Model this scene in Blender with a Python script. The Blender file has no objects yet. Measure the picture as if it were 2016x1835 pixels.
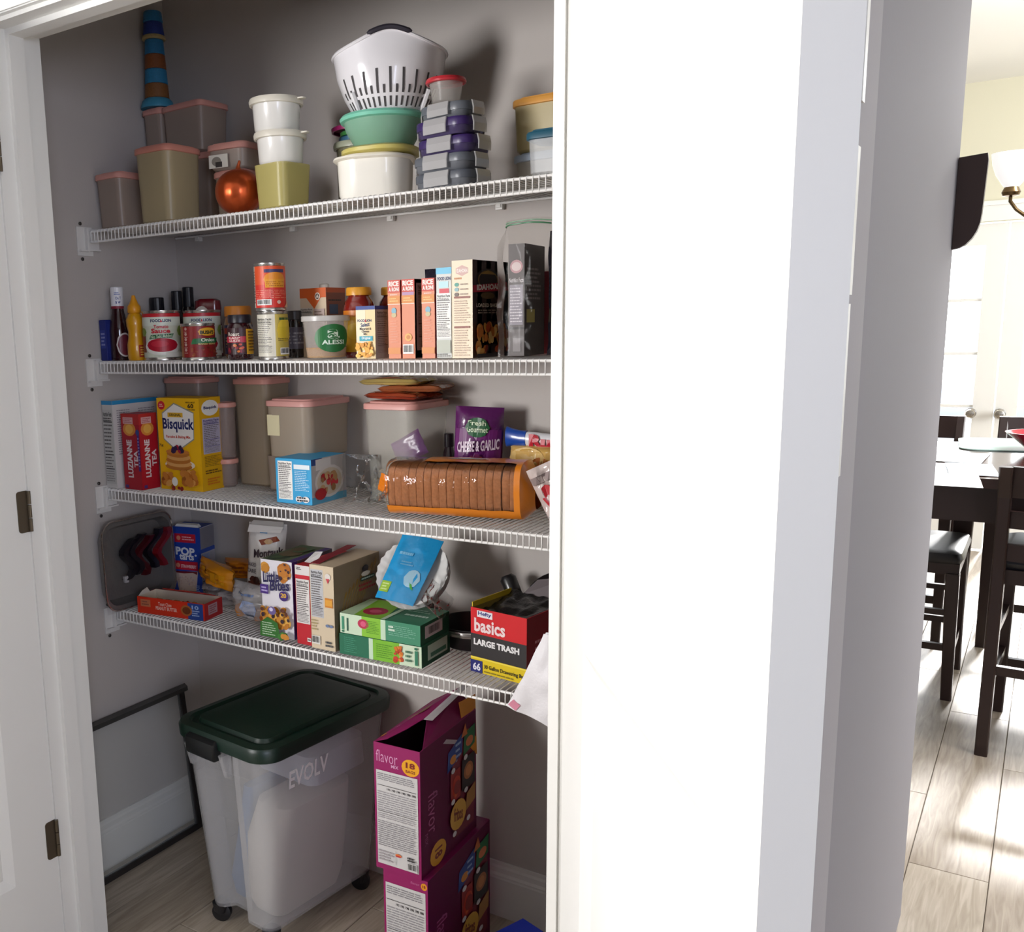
import bpy, math, random
from mathutils import Vector, Matrix
random.seed(7)
SC = bpy.context.scene
COL = SC.collection
# ------------------------------------------------------------------ camera
F_PX, PITCH, YAW, ROLL = 1922.75, 0.174609, 0.633528, -0.029411
CAM = Vector((1.98999, -1.68113, 1.43))
PPX, PPY = 665.145, 987.37
_s, _c = math.sin, math.cos
FW = Vector((-_s(YAW)*_c(PITCH), _c(YAW)*_c(PITCH), -_s(PITCH)))
_R = Vector((_c(YAW), _s(YAW), 0)); _U = _R.cross(FW)
RT = _R*_c(ROLL) + _U*_s(ROLL); UP = _U*_c(ROLL) - _R*_s(ROLL)
cd = bpy.data.cameras.new('camera'); cam = bpy.data.objects.new('camera', cd); COL.objects.link(cam)
m = Matrix((RT, UP, -FW)).transposed().to_4x4(); m.translation = CAM; cam.matrix_world = m
cd.sensor_width = 36; cd.lens = F_PX/2016*36; cd.clip_start = .02; cd.clip_end = 100
cd.shift_x = (1008-PPX)/2016; cd.shift_y = (PPY-917.5)/2016
SC.camera = cam
# ------------------------------------------------------------------ light
W = bpy.data.worlds.new('sky'); SC.world = W; W.use_nodes = True
W.node_tree.nodes['Background'].inputs[0].default_value = (.93, .96, 1, 1)
W.node_tree.nodes['Background'].inputs[1].default_value = 8.0
SC.view_settings.view_transform = 'Standard'; SC.view_settings.look = 'None'
SC.view_settings.gamma = 1; SC.view_settings.exposure = 0; SC.view_settings.use_curve_mapping = False
SC.cycles.max_bounces = 8; SC.cycles.diffuse_bounces = 4; SC.cycles.transparent_max_bounces = 24
SC.cycles.sample_clamp_indirect = 6; SC.cycles.caustics_reflective = False; SC.cycles.caustics_refractive = False
def light(name, kind, loc, target, energy, color=(1,1,1), **kw):
    d = bpy.data.lights.new(name, kind); o = bpy.data.objects.new(name, d); COL.objects.link(o)
    o.location = loc; o.rotation_euler = (Vector(target)-Vector(loc)).to_track_quat('-Z', 'Y').to_euler()
    d.energy = energy; d.color = color
    for k, v in kw.items(): setattr(d, k, v)
    return o
light('window_light', 'AREA', (-.35, -3.7, 1.55), (1.1, -.2, 1.75), 28, (1, .99, .99), shape='RECTANGLE', size=.9, size_y=1.0, spread=1.5)
light('west_leaf_fill', 'AREA', (-2.7, -2.1, 1.5), (1.7, -.7, 1.3), 190, (1, .99, 1), shape='RECTANGLE', size=1.2, size_y=1.5)  # added lamp, no window in that wall; whitens the right door leaf
light('blue_edge_fill', 'AREA', (4.9, -3.6, 1.6), (1.8, -.9, 1.3), 80, (.72, .79, 1), shape='RECTANGLE', size=1.4, size_y=1.4)  # added bluish lamp, no window there; tints the door leaf's edge
light('sun_lamp', 'SUN', (2.5, 9, 2.75), (1.9, 3.2, 0), 11, (1, .98, .96), angle=.13)
light('dining_point_fill', 'POINT', (2.15, 2.75, 2.25), (2, 2.7, 0), 35, (.98, .98, 1), shadow_soft_size=.12)  # fill added beside the chandelier to brighten the dining floor
light('dining_floor_fill', 'AREA', (2.9, 2.0, 2.68), (2.75, 2.0, 0), 55, (.97, .98, 1), shape='RECTANGLE', size=1.0, size_y=1.0, spread=1.9)  # added overhead panel without a fitting, lifts the dining floor
light('dining_wall_fill', 'AREA', (4.9, 3.6, 1.7), (2.6, 5.2, 1.2), 105, (1, .99, .97), shape='RECTANGLE', size=1.6, size_y=1.5)  # added side lamp that brightens the dining room, aimed at the cream wall
# ------------------------------------------------------------------ measuring helpers
def ray(px, py): return FW*F_PX + RT*(px-PPX) - UP*(py-PPY)
def at(px, py, axis, val):
    r = ray(px, py); return CAM + r*((val-CAM[axis])/r[axis])
def zat(x, y, py):                      # height of the point above (x, y) seen at picture row py
    k = Vector((x, y, 0)) - CAM; q = (PPY-py)/F_PX
    return (q*FW.dot(k) - UP.dot(k))/(UP.z - q*FW.z)
def pxof(P):
    d = Vector(P)-CAM; z = d.dot(FW); return PPX+F_PX*d.dot(RT)/z, PPY-F_PX*d.dot(UP)/z
# ------------------------------------------------------------------ materials
def lin(h):
    if not isinstance(h, str): return tuple(h[:3])+(1,)
    v = [int(h[i:i+2], 16)/255 for i in (0, 2, 4)]
    return tuple(x/12.92 if x <= .04045 else ((x+.055)/1.055)**2.4 for x in v)+(1,)
MATS = {}
def mat(col='cccccc', rough=.5, metal=0, clear=0, film=0, bump=0, bscale=80, emit=0, var=0, coat=0, sss=0):
    """clear: share of see-through; film: thin glossy plastic skin"""
    k = (col, rough, metal, clear, film, bump, bscale, emit, var, coat, sss)
    if k in MATS: return MATS[k]
    M_ = bpy.data.materials.new('paint_'+str(col)); M_.use_nodes = True; nt = M_.node_tree; N = nt.nodes; L = nt.links
    b = N['Principled BSDF']; out = N['Material Output']
    b.inputs['Base Color'].default_value = lin(col); b.inputs['Roughness'].default_value = rough
    b.inputs['Metallic'].default_value = metal; b.inputs['Coat Weight'].default_value = coat
    if emit: b.inputs['Emission Color'].default_value = lin(col); b.inputs['Emission Strength'].default_value = emit
    if sss: b.inputs['Subsurface Weight'].default_value = sss; b.inputs['Subsurface Scale'].default_value = .01
    if bump or var:
        tc = N.new('ShaderNodeTexCoord'); n = N.new('ShaderNodeTexNoise'); n.inputs['Scale'].default_value = bscale
        n.inputs['Detail'].default_value = 4; L.new(tc.outputs['Object'], n.inputs['Vector'])
        if bump:
            bp = N.new('ShaderNodeBump'); bp.inputs['Strength'].default_value = bump; bp.inputs['Distance'].default_value = .004
            L.new(n.outputs['Fac'], bp.inputs['Height']); L.new(bp.outputs[0], b.inputs['Normal'])
        if var:
            mx = N.new('ShaderNodeMixRGB'); mx.blend_type = 'MULTIPLY'; mx.inputs[1].default_value = lin(col)
            cr = N.new('ShaderNodeValToRGB'); cr.color_ramp.elements[0].position = .3; cr.color_ramp.elements[1].position = .7
            cr.color_ramp.elements[0].color = (1-var,)*3+(1,)
            L.new(n.outputs['Fac'], cr.inputs[0]); mx.inputs[0].default_value = 1; L.new(cr.outputs[0], mx.inputs[2])
            L.new(mx.outputs[0], b.inputs['Base Color'])
    if clear or film:
        tr = N.new('ShaderNodeBsdfTransparent'); mx = N.new('ShaderNodeMixShader')
        if film:
            gl = N.new('ShaderNodeBsdfGlossy'); gl.inputs['Roughness'].default_value = rough; gl.inputs['Color'].default_value = (1,1,1,1)
            if bump: L.new(bp.outputs[0], gl.inputs['Normal'])
            lw = N.new('ShaderNodeLayerWeight'); lw.inputs['Blend'].default_value = film
            if bump: L.new(bp.outputs[0], lw.inputs['Normal'])
            mx.inputs[0].default_value = .1; tr.inputs[0].default_value = tuple(.5+.5*c for c in lin(col)[:3])+(1,)
            L.new(lw.outputs['Fresnel'], mx.inputs[0]); L.new(tr.outputs[0], mx.inputs[1]); L.new(gl.outputs[0], mx.inputs[2])
        else:
            mx.inputs[0].default_value = clear
            L.new(b.outputs[0], mx.inputs[1]); L.new(tr.outputs[0], mx.inputs[2])
        L.new(mx.outputs[0], out.inputs[0])
    MATS[k] = M_
    return M_
WHITE_P = mat('e9e8e4', .45)            # painted trim and doors
WIRE = mat('f4f2ef', .35)
# ------------------------------------------------------------------ mesh helpers
class G:
    def __init__(s): s.v = []; s.f = []; s.m = []; s.mats = []
    def mi(s, m):
        if m not in s.mats: s.mats.append(m)
        return s.mats.index(m)
    def add(s, vs, fs, m=None):
        o = len(s.v); s.v += [tuple(v) for v in vs]; k = s.mi(m) if m else 0
        for f in fs: s.f.append([i+o for i in f]); s.m.append(k)
        return s
    def box(s, x0, x1, y0, y1, z0, z1, m=None):
        v = [(x, y, z) for z in (z0, z1) for y in (y0, y1) for x in (x0, x1)]
        return s.add(v, [(0,2,3,1), (4,5,7,6), (0,1,5,4), (2,6,7,3), (0,4,6,2), (1,3,7,5)], m)
    def loft(s, rings, m=None, c0=True, c1=True, closed=True):
        n = len(rings[0]); vs = [p for r in rings for p in r]; fs = []
        for k in range(len(rings)-1):
            for i in range(n if closed else n-1):
                j = (i+1) % n; fs.append((k*n+i, k*n+j, (k+1)*n+j, (k+1)*n+i))
        if c0: fs.append(tuple(range(n))[::-1])
        if c1: fs.append(tuple((len(rings)-1)*n+i for i in range(n)))
        return s.add(vs, fs, m)
    def lathe(s, prof, n=32, m=None, cx=0, cy=0, c0=True, c1=True, sx=1, sy=1):
        return s.loft([[(cx+r*sx*math.cos(2*math.pi*i/n), cy+r*sy*math.sin(2*math.pi*i/n), z) for i in range(n)] for r, z in prof], m, c0, c1)
    def tube(s, path, r, n=6, m=None):
        path = [Vector(p) for p in path]; rings = []; ref = None
        for i, p in enumerate(path):
            a = path[max(i-1, 0)]; b = path[min(i+1, len(path)-1)]; d = (b-a).normalized()
            if ref is None: ref = d.orthogonal().normalized()
            u = (ref - d*ref.dot(d)).normalized(); ref = u; w = d.cross(u)
            rr = r[i] if isinstance(r, (list, tuple)) else r
            rings.append([p+u*rr*math.cos(2*math.pi*k/n)+w*rr*math.sin(2*math.pi*k/n) for k in range(n)])
        return s.loft(rings, m)
    def grid(s, fn, nu, nv, m=None):
        vs = [fn(i/nu, j/nv) for j in range(nv+1) for i in range(nu+1)]
        return s.add(vs, [(j*(nu+1)+i, j*(nu+1)+i+1, (j+1)*(nu+1)+i+1, (j+1)*(nu+1)+i) for j in range(nv) for i in range(nu)], m)
def rr(w, d, r, z, n=4, cx=0, cy=0, rot=0):
    out = []
    for qx, qy, a0 in ((1,1,0), (-1,1,90), (-1,-1,180), (1,-1,270)):
        for k in range(n+1):
            a = math.radians(a0+90*k/n); x = qx*(w/2-r)+r*math.cos(a); y = qy*(d/2-r)+r*math.sin(a)
            out.append((cx+x*math.cos(rot)-y*math.sin(rot), cy+x*math.sin(rot)+y*math.cos(rot), z))
    return out
def tagit(o, label=None, cat=None, group=None, kind=None):
    if label: o['label'] = label
    if cat: o['category'] = cat
    if group: o['group'] = group
    if kind: o['kind'] = kind
    return o
def ob(name, g, m=None, parent=None, loc=(0,0,0), rot=(0,0,0), smooth=False, **kw):
    me = bpy.data.meshes.new(name); me.from_pydata(g.v, [], g.f)
    ms = g.mats or [m or WHITE_P]
    if g.mats and m and len(g.mats) == 0: ms = [m]
    for x in ms: me.materials.append(x)
    me.polygons.foreach_set('material_index', g.m)
    if smooth: me.shade_smooth() if smooth is True else me.shade_smooth()
    me.update()
    if smooth: 
        try: me.set_sharp_from_angle(angle=math.radians(40))
        except Exception: pass
    o = bpy.data.objects.new(name, me); COL.objects.link(o)
    o.location = loc; o.rotation_euler = rot if isinstance(rot, (tuple, list)) else (0, 0, rot)
    if parent: o.parent = parent
    return tagit(o, **kw)
def empty(name, loc, rotz=0, **kw):
    o = bpy.data.objects.new(name, None); COL.objects.link(o); o.location = loc
    o.rotation_euler = rotz if isinstance(rotz, (tuple, list)) else (0, 0, rotz); o.empty_display_size = .02
    return tagit(o, **kw)
def dup(o, parent=None):
    c = o.copy(); COL.objects.link(c)
    if parent: c.parent = parent
    for ch in list(o.children): dup(ch, c)
    return c
def noise3(x, y, z=0):
    from mathutils import noise
    return noise.noise(Vector((x, y, z)))
# ------------------------------------------------------------------ flat print on packaging
TXT = {}
def text_geo(s, bold=.0):
    k = (s, bold)
    if k in TXT: return TXT[k]
    c = bpy.data.curves.new('t', 'FONT'); c.body = s; c.size = 1; c.resolution_u = 2; c.offset = bold; c.align_x = 'CENTER'; c.space_line = .85
    o = bpy.data.objects.new('t', c); COL.objects.link(o)
    bpy.context.view_layer.update()
    me = o.evaluated_get(bpy.context.evaluated_depsgraph_get()).to_mesh()
    vs = [(v.co.x, v.co.y) for v in me.vertices]; fs = [list(p.vertices) for p in me.polygons]
    o.to_mesh_clear(); bpy.data.objects.remove(o); bpy.data.curves.remove(c)
    x0 = min(v[0] for v in vs); x1 = max(v[0] for v in vs); y0 = min(v[1] for v in vs); y1 = max(v[1] for v in vs)
    TXT[k] = ([((a-x0)/(x1-x0), (b-y0)/(y1-y0)) for a, b in vs], fs)
    return TXT[k]
class Print:
    """decals on one face; fn(u, v, lift) -> local point, u and v in 0..1 of the face (w x h metres)"""
    def __init__(s, w, h, fn, rough=.45, step=None): s.w = w; s.h = h; s.fn = fn; s.g = G(); s.k = 1; s.r = rough; s.step = step
    def _m(s, c): return mat(c, s.r)
    def _put(s, pts, fs, c):
        s.g.add([s.fn(u, v, .00018*s.k+.00012) for u, v in pts], fs, s._m(c)); s.k += 1; return s
    def rect(s, u0, v0, u1, v1, c):
        n = 1 if not s.step else max(1, int(abs(u1-u0)*s.w/s.step))
        pts = []
        for i in range(n+1):
            u = u0+(u1-u0)*i/n; pts += [(u, v0), (u, v1)]
        return s._put(pts, [(2*i, 2*i+2, 2*i+3, 2*i+1) for i in range(n)], c)
    def poly(s, pts, c):
        if not s.step: return s._put(pts, [tuple(range(len(pts)))], c)
        a = min(p[0] for p in pts); b = max(p[0] for p in pts); k = max(2, int((b-a)*s.w/s.step)); out = []
        for i in range(k+1):
            u = a+(b-a)*min(max(i/k, .0005), .9995); vs = []
            for (u0, v0), (u1, v1) in zip(pts, pts[1:]+pts[:1]):
                if (u0-u)*(u1-u) <= 0 and u0 != u1: vs.append(v0+(v1-v0)*(u-u0)/(u1-u0))
            out += [(u, min(vs)), (u, max(vs))]
        return s._put(out, [(2*i, 2*i+2, 2*i+3, 2*i+1) for i in range(k)], c)
    def ell(s, cu, cv, ru, rv, c, n=16, rot=0):
        a = [2*math.pi*i/n for i in range(n)]
        if s.step:
            k = max(4, int(2*ru*s.w/s.step)); pts = []
            for i in range(k+1):
                x = -1+2*i/k; y = math.sqrt(max(0, 1-x*x)); pts += [(cu+ru*x, cv-rv*y), (cu+ru*x, cv+rv*y)]
            return s._put(pts, [(2*i, 2*i+2, 2*i+3, 2*i+1) for i in range(k)], c)
        pts = []
        for t in a:
            x, y = ru*s.w*math.cos(t), rv*s.h*math.sin(t)
            pts.append((cu+(x*math.cos(rot)-y*math.sin(rot))/s.w, cv+(x*math.sin(rot)+y*math.cos(rot))/s.h))
        return s.poly(pts, c)
    def text(s, t, u0, v0, u1, v1, c, bold=.02, turn=0, slant=0):
        vs, fs = text_geo(t, bold); out = []
        for a, b in vs:
            if turn == 1: a, b = 1-b, a
            elif turn == -1: a, b = b, 1-a
            out.append((u0+(u1-u0)*a, v0+(v1-v0)*b+slant*(a-.5)))
        return s._put(out, fs, c)
    def rows(s, u0, v0, u1, v1, n, c, fill=.5, seed=1, rag=.3):
        rnd = random.Random(seed); h = (v1-v0)/n; pts = []; fs = []
        for i in range(n):
            v = v0+h*(i+.25); e = u1-(u1-u0)*rag*rnd.random(); u = u0
            while u < e-.001:
                l = min((u1-u0)*rnd.uniform(.06, .22), e-u); o = len(pts)
                pts += [(u, v), (u+l, v), (u+l, v+h*fill), (u, v+h*fill)]; fs.append((o, o+1, o+2, o+3)); u += l+(u1-u0)*.025
        return s._put(pts, fs, c)
    def facts(s, u0, v0, u1, v1, bg='f2f0ea', ink='3a3534', seed=3, cols=0):
        s.rect(u0, v0, u1, v1, bg); H = v1-v0; Wd = u1-u0; a = u0+Wd*.06; b = u1-Wd*.06
        s.text('Nutrition Facts', a, v1-H*.09, b, v1-H*.03, ink, .03)
        s.rect(a, v1-H*.17, b, v1-H*.155, ink); s.rows(a, v1-H*.155, b, v1-H*.1, 2, ink, .5, seed)
        s.rows(a, v0+H*.42, b, v1-H*.18, 8, '6a6563', .4, seed+1)
        s.rect(a, v0+H*.39, b, v0+H*.405, ink); s.rect(a, v0+H*.2, b, v0+H*.212, ink)
        s.rows(a, v0+H*.22, b, v0+H*.38, 4, '6a6563', .4, seed+2); s.rows(a, v0+H*.03, b, v0+H*.19, 5, '8a8583', .4, seed+4, .1)
        return s
    def bars(s, u0, v0, u1, v1, n=14, bg='f4f2ee'):
        s.rect(u0, v0, u1, v1, bg); rnd = random.Random(5); pts = []; fs = []; W_ = u1-u0
        for i in range(n):
            a = u0+W_*(.06+.88*i/n); l = W_*.88/n*rnd.uniform(.3, .8); o = len(pts)
            pts += [(a, v0+.18*(v1-v0)), (a+l, v0+.18*(v1-v0)), (a+l, v1-.1*(v1-v0)), (a, v1-.1*(v1-v0))]; fs.append((o, o+1, o+2, o+3))
        return s._put(pts, fs, '2c2a2a')
    def food(s, u0, v0, u1, v1, cols, n=14, size=.2, seed=2):
        rnd = random.Random(seed); S = size*min((u1-u0)*s.w, (v1-v0)*s.h)
        for i in range(n):
            r = S*rnd.uniform(.6, 1.2); a = r/s.w; b = r/s.h*rnd.uniform(.6, 1)
            s.ell(rnd.uniform(u0+a, max(u0+a, u1-a)), rnd.uniform(v0+b, max(v0+b, v1-b)), a, b, rnd.choice(cols), 9, rnd.uniform(0, 3))
        return s
    def done(s, parent, name='printing', **kw): return ob(name, s.g, None, parent, **kw)
def face(which, w, d, h):
    if which == 'F': return w, h, lambda u, v, e: (u*w, -e, v*h)
    if which == 'R': return d, h, lambda u, v, e: (w+e, u*d, v*h)
    if which == 'L': return d, h, lambda u, v, e: (-e, d-u*d, v*h)
    if which == 'T': return w, d, lambda u, v, e: (u*w, v*d, h+e)
SIZES = {}
def P(o, which): w, d, h = SIZES[o.name]; return Print(*face(which, w, d, h))
def carton(name, label, A, B, d, h, z, col, cat='box', group=None, tilt=0, open_top=False, side=None, rough=.5, inner='b9a58c'):
    """A, B: front-left and front-right bottom corners (x, y)"""
    A = Vector(A[:2]); B = Vector(B[:2]); w = (B-A).length; r = math.atan2(B.y-A.y, B.x-A.x); g = G(); M1 = mat(col, rough)
    if open_top:
        t = .0012; g.box(0, w, 0, d, 0, t, M1); g.box(0, w, 0, t, t, h, M1); g.box(0, w, d-t, d, t, h, M1)
        g.box(0, t, t, d-t, t, h, M1); g.box(w-t, w, t, d-t, t, h, M1)
        I = mat(inner, .8); e = .0004
        g.add([(t+e, d-t-e, t), (w-t-e, d-t-e, t), (w-t-e, d-t-e, h), (t+e, d-t-e, h)], [(0,1,2,3)], I)
        g.add([(t+e, t, t), (t+e, d-t, t), (t+e, d-t, h), (t+e, t, h)], [(0,1,2,3)], I)
    else:
        b = .0012
        g.loft([rr(w-2*b, d-2*b, b, 0, 2, w/2, d/2), rr(w, d, b, b, 2, w/2, d/2), rr(w, d, b, h-b, 2, w/2, d/2), rr(w-2*b, d-2*b, b, h, 2, w/2, d/2)], M1)
    if side:
        S_ = mat(side, rough); e = .0003; g.add([(w+e, 0, .001), (w+e, d, .001), (w+e, d, h-.001), (w+e, 0, h-.001)], [(0,1,2,3)], S_)
    o = ob(name, g, None, None, (A.x, A.y, z+.0003), (0, tilt, r), label=label, cat=cat, group=group)
    SIZES[o.name] = (w, d, h)
    return o
def px_carton(name, label, A, B, C, top, z, col, **kw):
    """corner pixels of the base on plane z; C the far corner of the right side; top the row of the top at B"""
    a, b, c = (at(*q, 2, z) for q in (A, B, C)); h = zat(b.x, b.y, top)-z
    d = kw.pop('d', None) or (c-b).length
    return carton(name, label, a, b, d, h, z, col, **kw)
def yl_carton(name, label, xl, xc, xr, row, Y, top, z, col, **kw):
    """square-on box: left, near corner and right pixel columns at row, front plane Y"""
    a = at(xl, row, 1, Y); b = at(xc, row, 1, Y); d = kw.pop('d', None) or at(xr, row, 0, b.x).y-Y
    return carton(name, label, a, b, d, zat(b.x, b.y, top)-z, z, col, **kw)
Z1, Z2, Z3, Z4 = 1.6905+.002, 1.3651+.002, 1.0362+.002, .7102+.002
BACK = .3065
# ------------------------------------------------------------------ setting
def struct(name, g, m=None, smooth=False, **kw): return ob(name, g, m, smooth=smooth, kind='structure', **kw)
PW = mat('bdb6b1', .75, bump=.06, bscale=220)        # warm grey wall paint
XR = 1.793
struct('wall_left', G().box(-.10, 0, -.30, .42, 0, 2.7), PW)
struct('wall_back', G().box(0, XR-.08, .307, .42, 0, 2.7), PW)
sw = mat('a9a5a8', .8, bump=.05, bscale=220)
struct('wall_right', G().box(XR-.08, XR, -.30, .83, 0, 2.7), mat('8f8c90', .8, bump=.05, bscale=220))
g = G(); g.box(-1.6, .23, -.42, -.30, 0, 2.7).box(1.452, XR, -.42, -.30, 0, 2.7).box(.23, 1.452, -.42, -.30, 2.06, 2.7)
struct('wall_front', g, sw)
struct('wall_hall', G().box(-.10, XR-.08, .71, .83, 0, 2.7), sw)
# outer shell of the open room round the pantry
SH = mat('8f8a84', .85)
struct('wall_west', G().box(-2.9, -2.8, -5, -.30, 0, 2.7), SH)
struct('wall_south', G().box(-2.8, 5.2, -5.1, -5, 0, 2.7), SH)
g = G(); g.box(5.2, 5.3, -5, 2.1, 0, 2.7).box(5.2, 5.3, 3.9, 5.6, 0, 2.7).box(5.2, 5.3, 2.1, 3.9, 0, .7).box(5.2, 5.3, 2.1, 3.9, 2.4, 2.7)
struct('wall_east', g, SH)
CREAM = mat('e0dcc4', .8)
YD = 5.2
DX0, DX1, DZ = .86, 2.62, 1.93
g = G(); g.box(-.1, DX0, YD, YD+.12, 0, 2.7).box(DX1, 5.2, YD, YD+.12, 0, 2.7).box(DX0, DX1, YD, YD+.12, DZ, 2.7)
struct('wall_far', g, CREAM)
struct('wall_far_left', G().box(-.2, -.1, .83, YD, 0, 2.7), SH)
struct('ceiling', G().box(-2.9, 5.3, -5.1, YD+.12, 2.7, 2.8), mat('efeeea', .9))
# ------------------------------------------------------------------ plank floor
fl = struct('floor', G().box(-2.9, 5.3, -5.1, YD+.2, -.05, -.0061), mat('6e5f50', .6))
def plank_mat(i, c1, c2):
    M_ = bpy.data.materials.new('oak_%d' % i); M_.use_nodes = True; nt = M_.node_tree; N = nt.nodes; L = nt.links
    b = N['Principled BSDF']; b.inputs['Roughness'].default_value = .38
    tc = N.new('ShaderNodeTexCoord'); mp = N.new('ShaderNodeMapping'); mp.inputs['Scale'].default_value = (22, 1.6, 1); mp.inputs['Location'].default_value = (i*3.1, i*7.7, 0)
    n = N.new('ShaderNodeTexNoise'); n.inputs['Scale'].default_value = 3; n.inputs['Detail'].default_value = 6; n.inputs['Distortion'].default_value = 1.2
    cr = N.new('ShaderNodeValToRGB'); cr.color_ramp.elements[0].position = .32; cr.color_ramp.elements[1].position = .68
    cr.color_ramp.elements[0].color = lin(c1); cr.color_ramp.elements[1].color = lin(c2)
    L.new(tc.outputs['Object'], mp.inputs[0]); L.new(mp.outputs[0], n.inputs['Vector']); L.new(n.outputs['Fac'], cr.inputs[0]); L.new(cr.outputs[0], b.inputs['Base Color'])
    bp = N.new('ShaderNodeBump'); bp.inputs['Strength'].default_value = .12; bp.inputs['Distance'].default_value = .002
    L.new(n.outputs['Fac'], bp.inputs['Height']); L.new(bp.outputs[0], b.inputs['Normal'])
    return M_
OAK = [plank_mat(i, a, b) for i, (a, b) in enumerate((('958877', 'b3a797'), ('8b7d6d', 'ab9e8e'), ('9c8f7d', 'b9ad9d'), ('85796a', 'a69a8b')))]
PLW = .178
pm = []
for M_ in OAK:
    me = bpy.data.meshes.new('plank'); w, l = PLW-.0016, 1.218; e = .0012
    v = [(0,0,-.006), (w,0,-.006), (w,l,-.006), (0,l,-.006), (0,0,-e), (w,0,-e), (w,l,-e), (0,l,-e), (e,e,0), (w-e,e,0), (w-e,l-e,0), (e,l-e,0)]
    me.from_pydata(v, [], [(0,3,2,1), (0,1,5,4), (1,2,6,5), (2,3,7,6), (3,0,4,7), (4,5,9,8), (5,6,10,9), (6,7,11,10), (7,4,8,11), (8,9,10,11)]); me.materials.append(M_); pm.append(me)
rnd = random.Random(4)
def planks(x0, x1, y0, y1):
    k0 = int(math.floor(x0/PLW)); k1 = int(math.ceil(x1/PLW))
    for k in range(k0, k1):
        y = y0-1.22*((k*.37) % 1)
        while y < y1:
            o = bpy.data.objects.new('plank', rnd.choice(pm)); COL.objects.link(o); o.parent = fl; o.location = (k*PLW, y, 0); y += 1.2196
planks(0, 3.0, -1.7, 5.1)
# ------------------------------------------------------------------ baseboards
def baseboard(name, p, q, nrm):
    """moulded board from p to q on a wall whose room side is nrm"""
    prof = [(0, 0), (.014, 0), (.014, .100), (.0125, .104), (.0125, .108), (.009, .114), (.0085, .126), (.006, .132), (.005, .140), (0, .140)]
    p = Vector(p); q = Vector(q); n = Vector(nrm)
    rings = [[(a+n*t).to_2d().to_3d()+Vector((0, 0, z)) for t, z in prof] for a in (p, q)]
    g = G().loft(rings); return struct(name, g, mat('e4e2de', .45))
baseboard('baseboard_left', (0, -.30, 0), (0, .307, 0), (1, 0, 0))
baseboard('baseboard_back', (0, .307, 0), (XR-.08, .307, 0), (0, -1, 0))
# ------------------------------------------------------------------ pantry door frame and leaves
g = G(); g.box(.23, .25, -.42, -.30, 0, 2.055).box(.25, .2615, -.384, -.348, 0, 2.035)
g.box(1.432, 1.452, -.42, -.30, 0, 2.055).box(1.4205, 1.432, -.384, -.348, 0, 2.035)
g.box(.25, 1.432, -.42, -.30, 2.035, 2.055).box(.2615, 1.4205, -.384, -.348, 2.0235, 2.035)
struct('trim_1', g, WHITE_P)
g = G()
def casing(g, pts):   # stepped casing on the kitchen side, z rows or x columns
    x0, x1, z0, z1, vert = pts
    if vert:
        for a, b, t in ((0, 1, .011), (.04, .3, .015), (.62, .96, .018)):
            g.box(x0+(x1-x0)*a, x0+(x1-x0)*b, -.42-t, -.42, z0, z1)
    else:
        for a, b, t in ((0, 1, .011), (.04, .3, .015), (.62, .96, .018)):
            g.box(x0, x1, -.42-t, -.42, z0+(z1-z0)*a, z0+(z1-z0)*b)
casing(g, (.245, .188, 0, 2.05, True)); casing(g, (.188, 1.494, 2.043, 2.10, False)); casing(g, (1.437, 1.494, 0, 2.05, True))
struct('trim_2', g, WHITE_P)
def leaf(name, hinge, ang, length, face_side, label):
    """panelled door leaf, local x along the leaf from the hinge"""
    H = 2.02; T = .040 if face_side < 0 else .0408; o = empty(name, (hinge[0], hinge[1], .012), ang, kind='structure', label=label)
    g = G(); st = .112
    y0, y1 = (0, T) if face_side > 0 else (-T, 0)
    g.box(0, st, y0, y1, 0, H).box(length-st, length, y0, y1, 0, H)
    rails = ((0, .24), (1.00, 1.16), (H-.12, H))
    for a, b in rails: g.box(st, length-st, y0, y1, a, b)
    ob('stile_frame', g, WHITE_P, o)
    for a, b in ((.24, 1.00), (1.16, H-.12)):
        q = G(); c = .022; yi0, yi1 = y0+.011, y1-.011
        q.box(st, length-st, yi0, yi1, a, b)
        for s_, yy, yo in ((1, yi1, y1), (-1, yi0, y0)):
            R0 = [(st, yo, a), (length-st, yo, a), (length-st, yo, b), (st, yo, b)]
            R1 = [(st+c, yy, a+c), (length-st-c, yy, a+c), (length-st-c, yy, b-c), (st+c, yy, b-c)]
            R2 = [(st+2*c, yy+s_*.006, a+2*c), (length-st-2*c, yy+s_*.006, a+2*c), (length-st-2*c, yy+s_*.006, b-2*c), (st+2*c, yy+s_*.006, b-2*c)]
            q.loft([R0, R1, R2], None, False, True)
        ob('panel', q, WHITE_P, o)
    return o
ll = leaf('door_1', (.2475, -.4235), math.radians(-90.4), .584, -1, 'white panelled pantry door leaf folded open at the left edge')
rl_h = at(1113, 917, 1, -.437)
rl_e = Vector((1.842, -.965))
ra = math.atan2(rl_e.y-rl_h.y, rl_e.x-rl_h.x)
rlen = (rl_e-rl_h.to_2d()).length
rl = leaf('door_2', (rl_h.x, rl_h.y), ra, rlen, 1, 'bright white pantry door leaf standing open right of the shelves')
BRZ = mat('6b6152', .4, .8)
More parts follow.
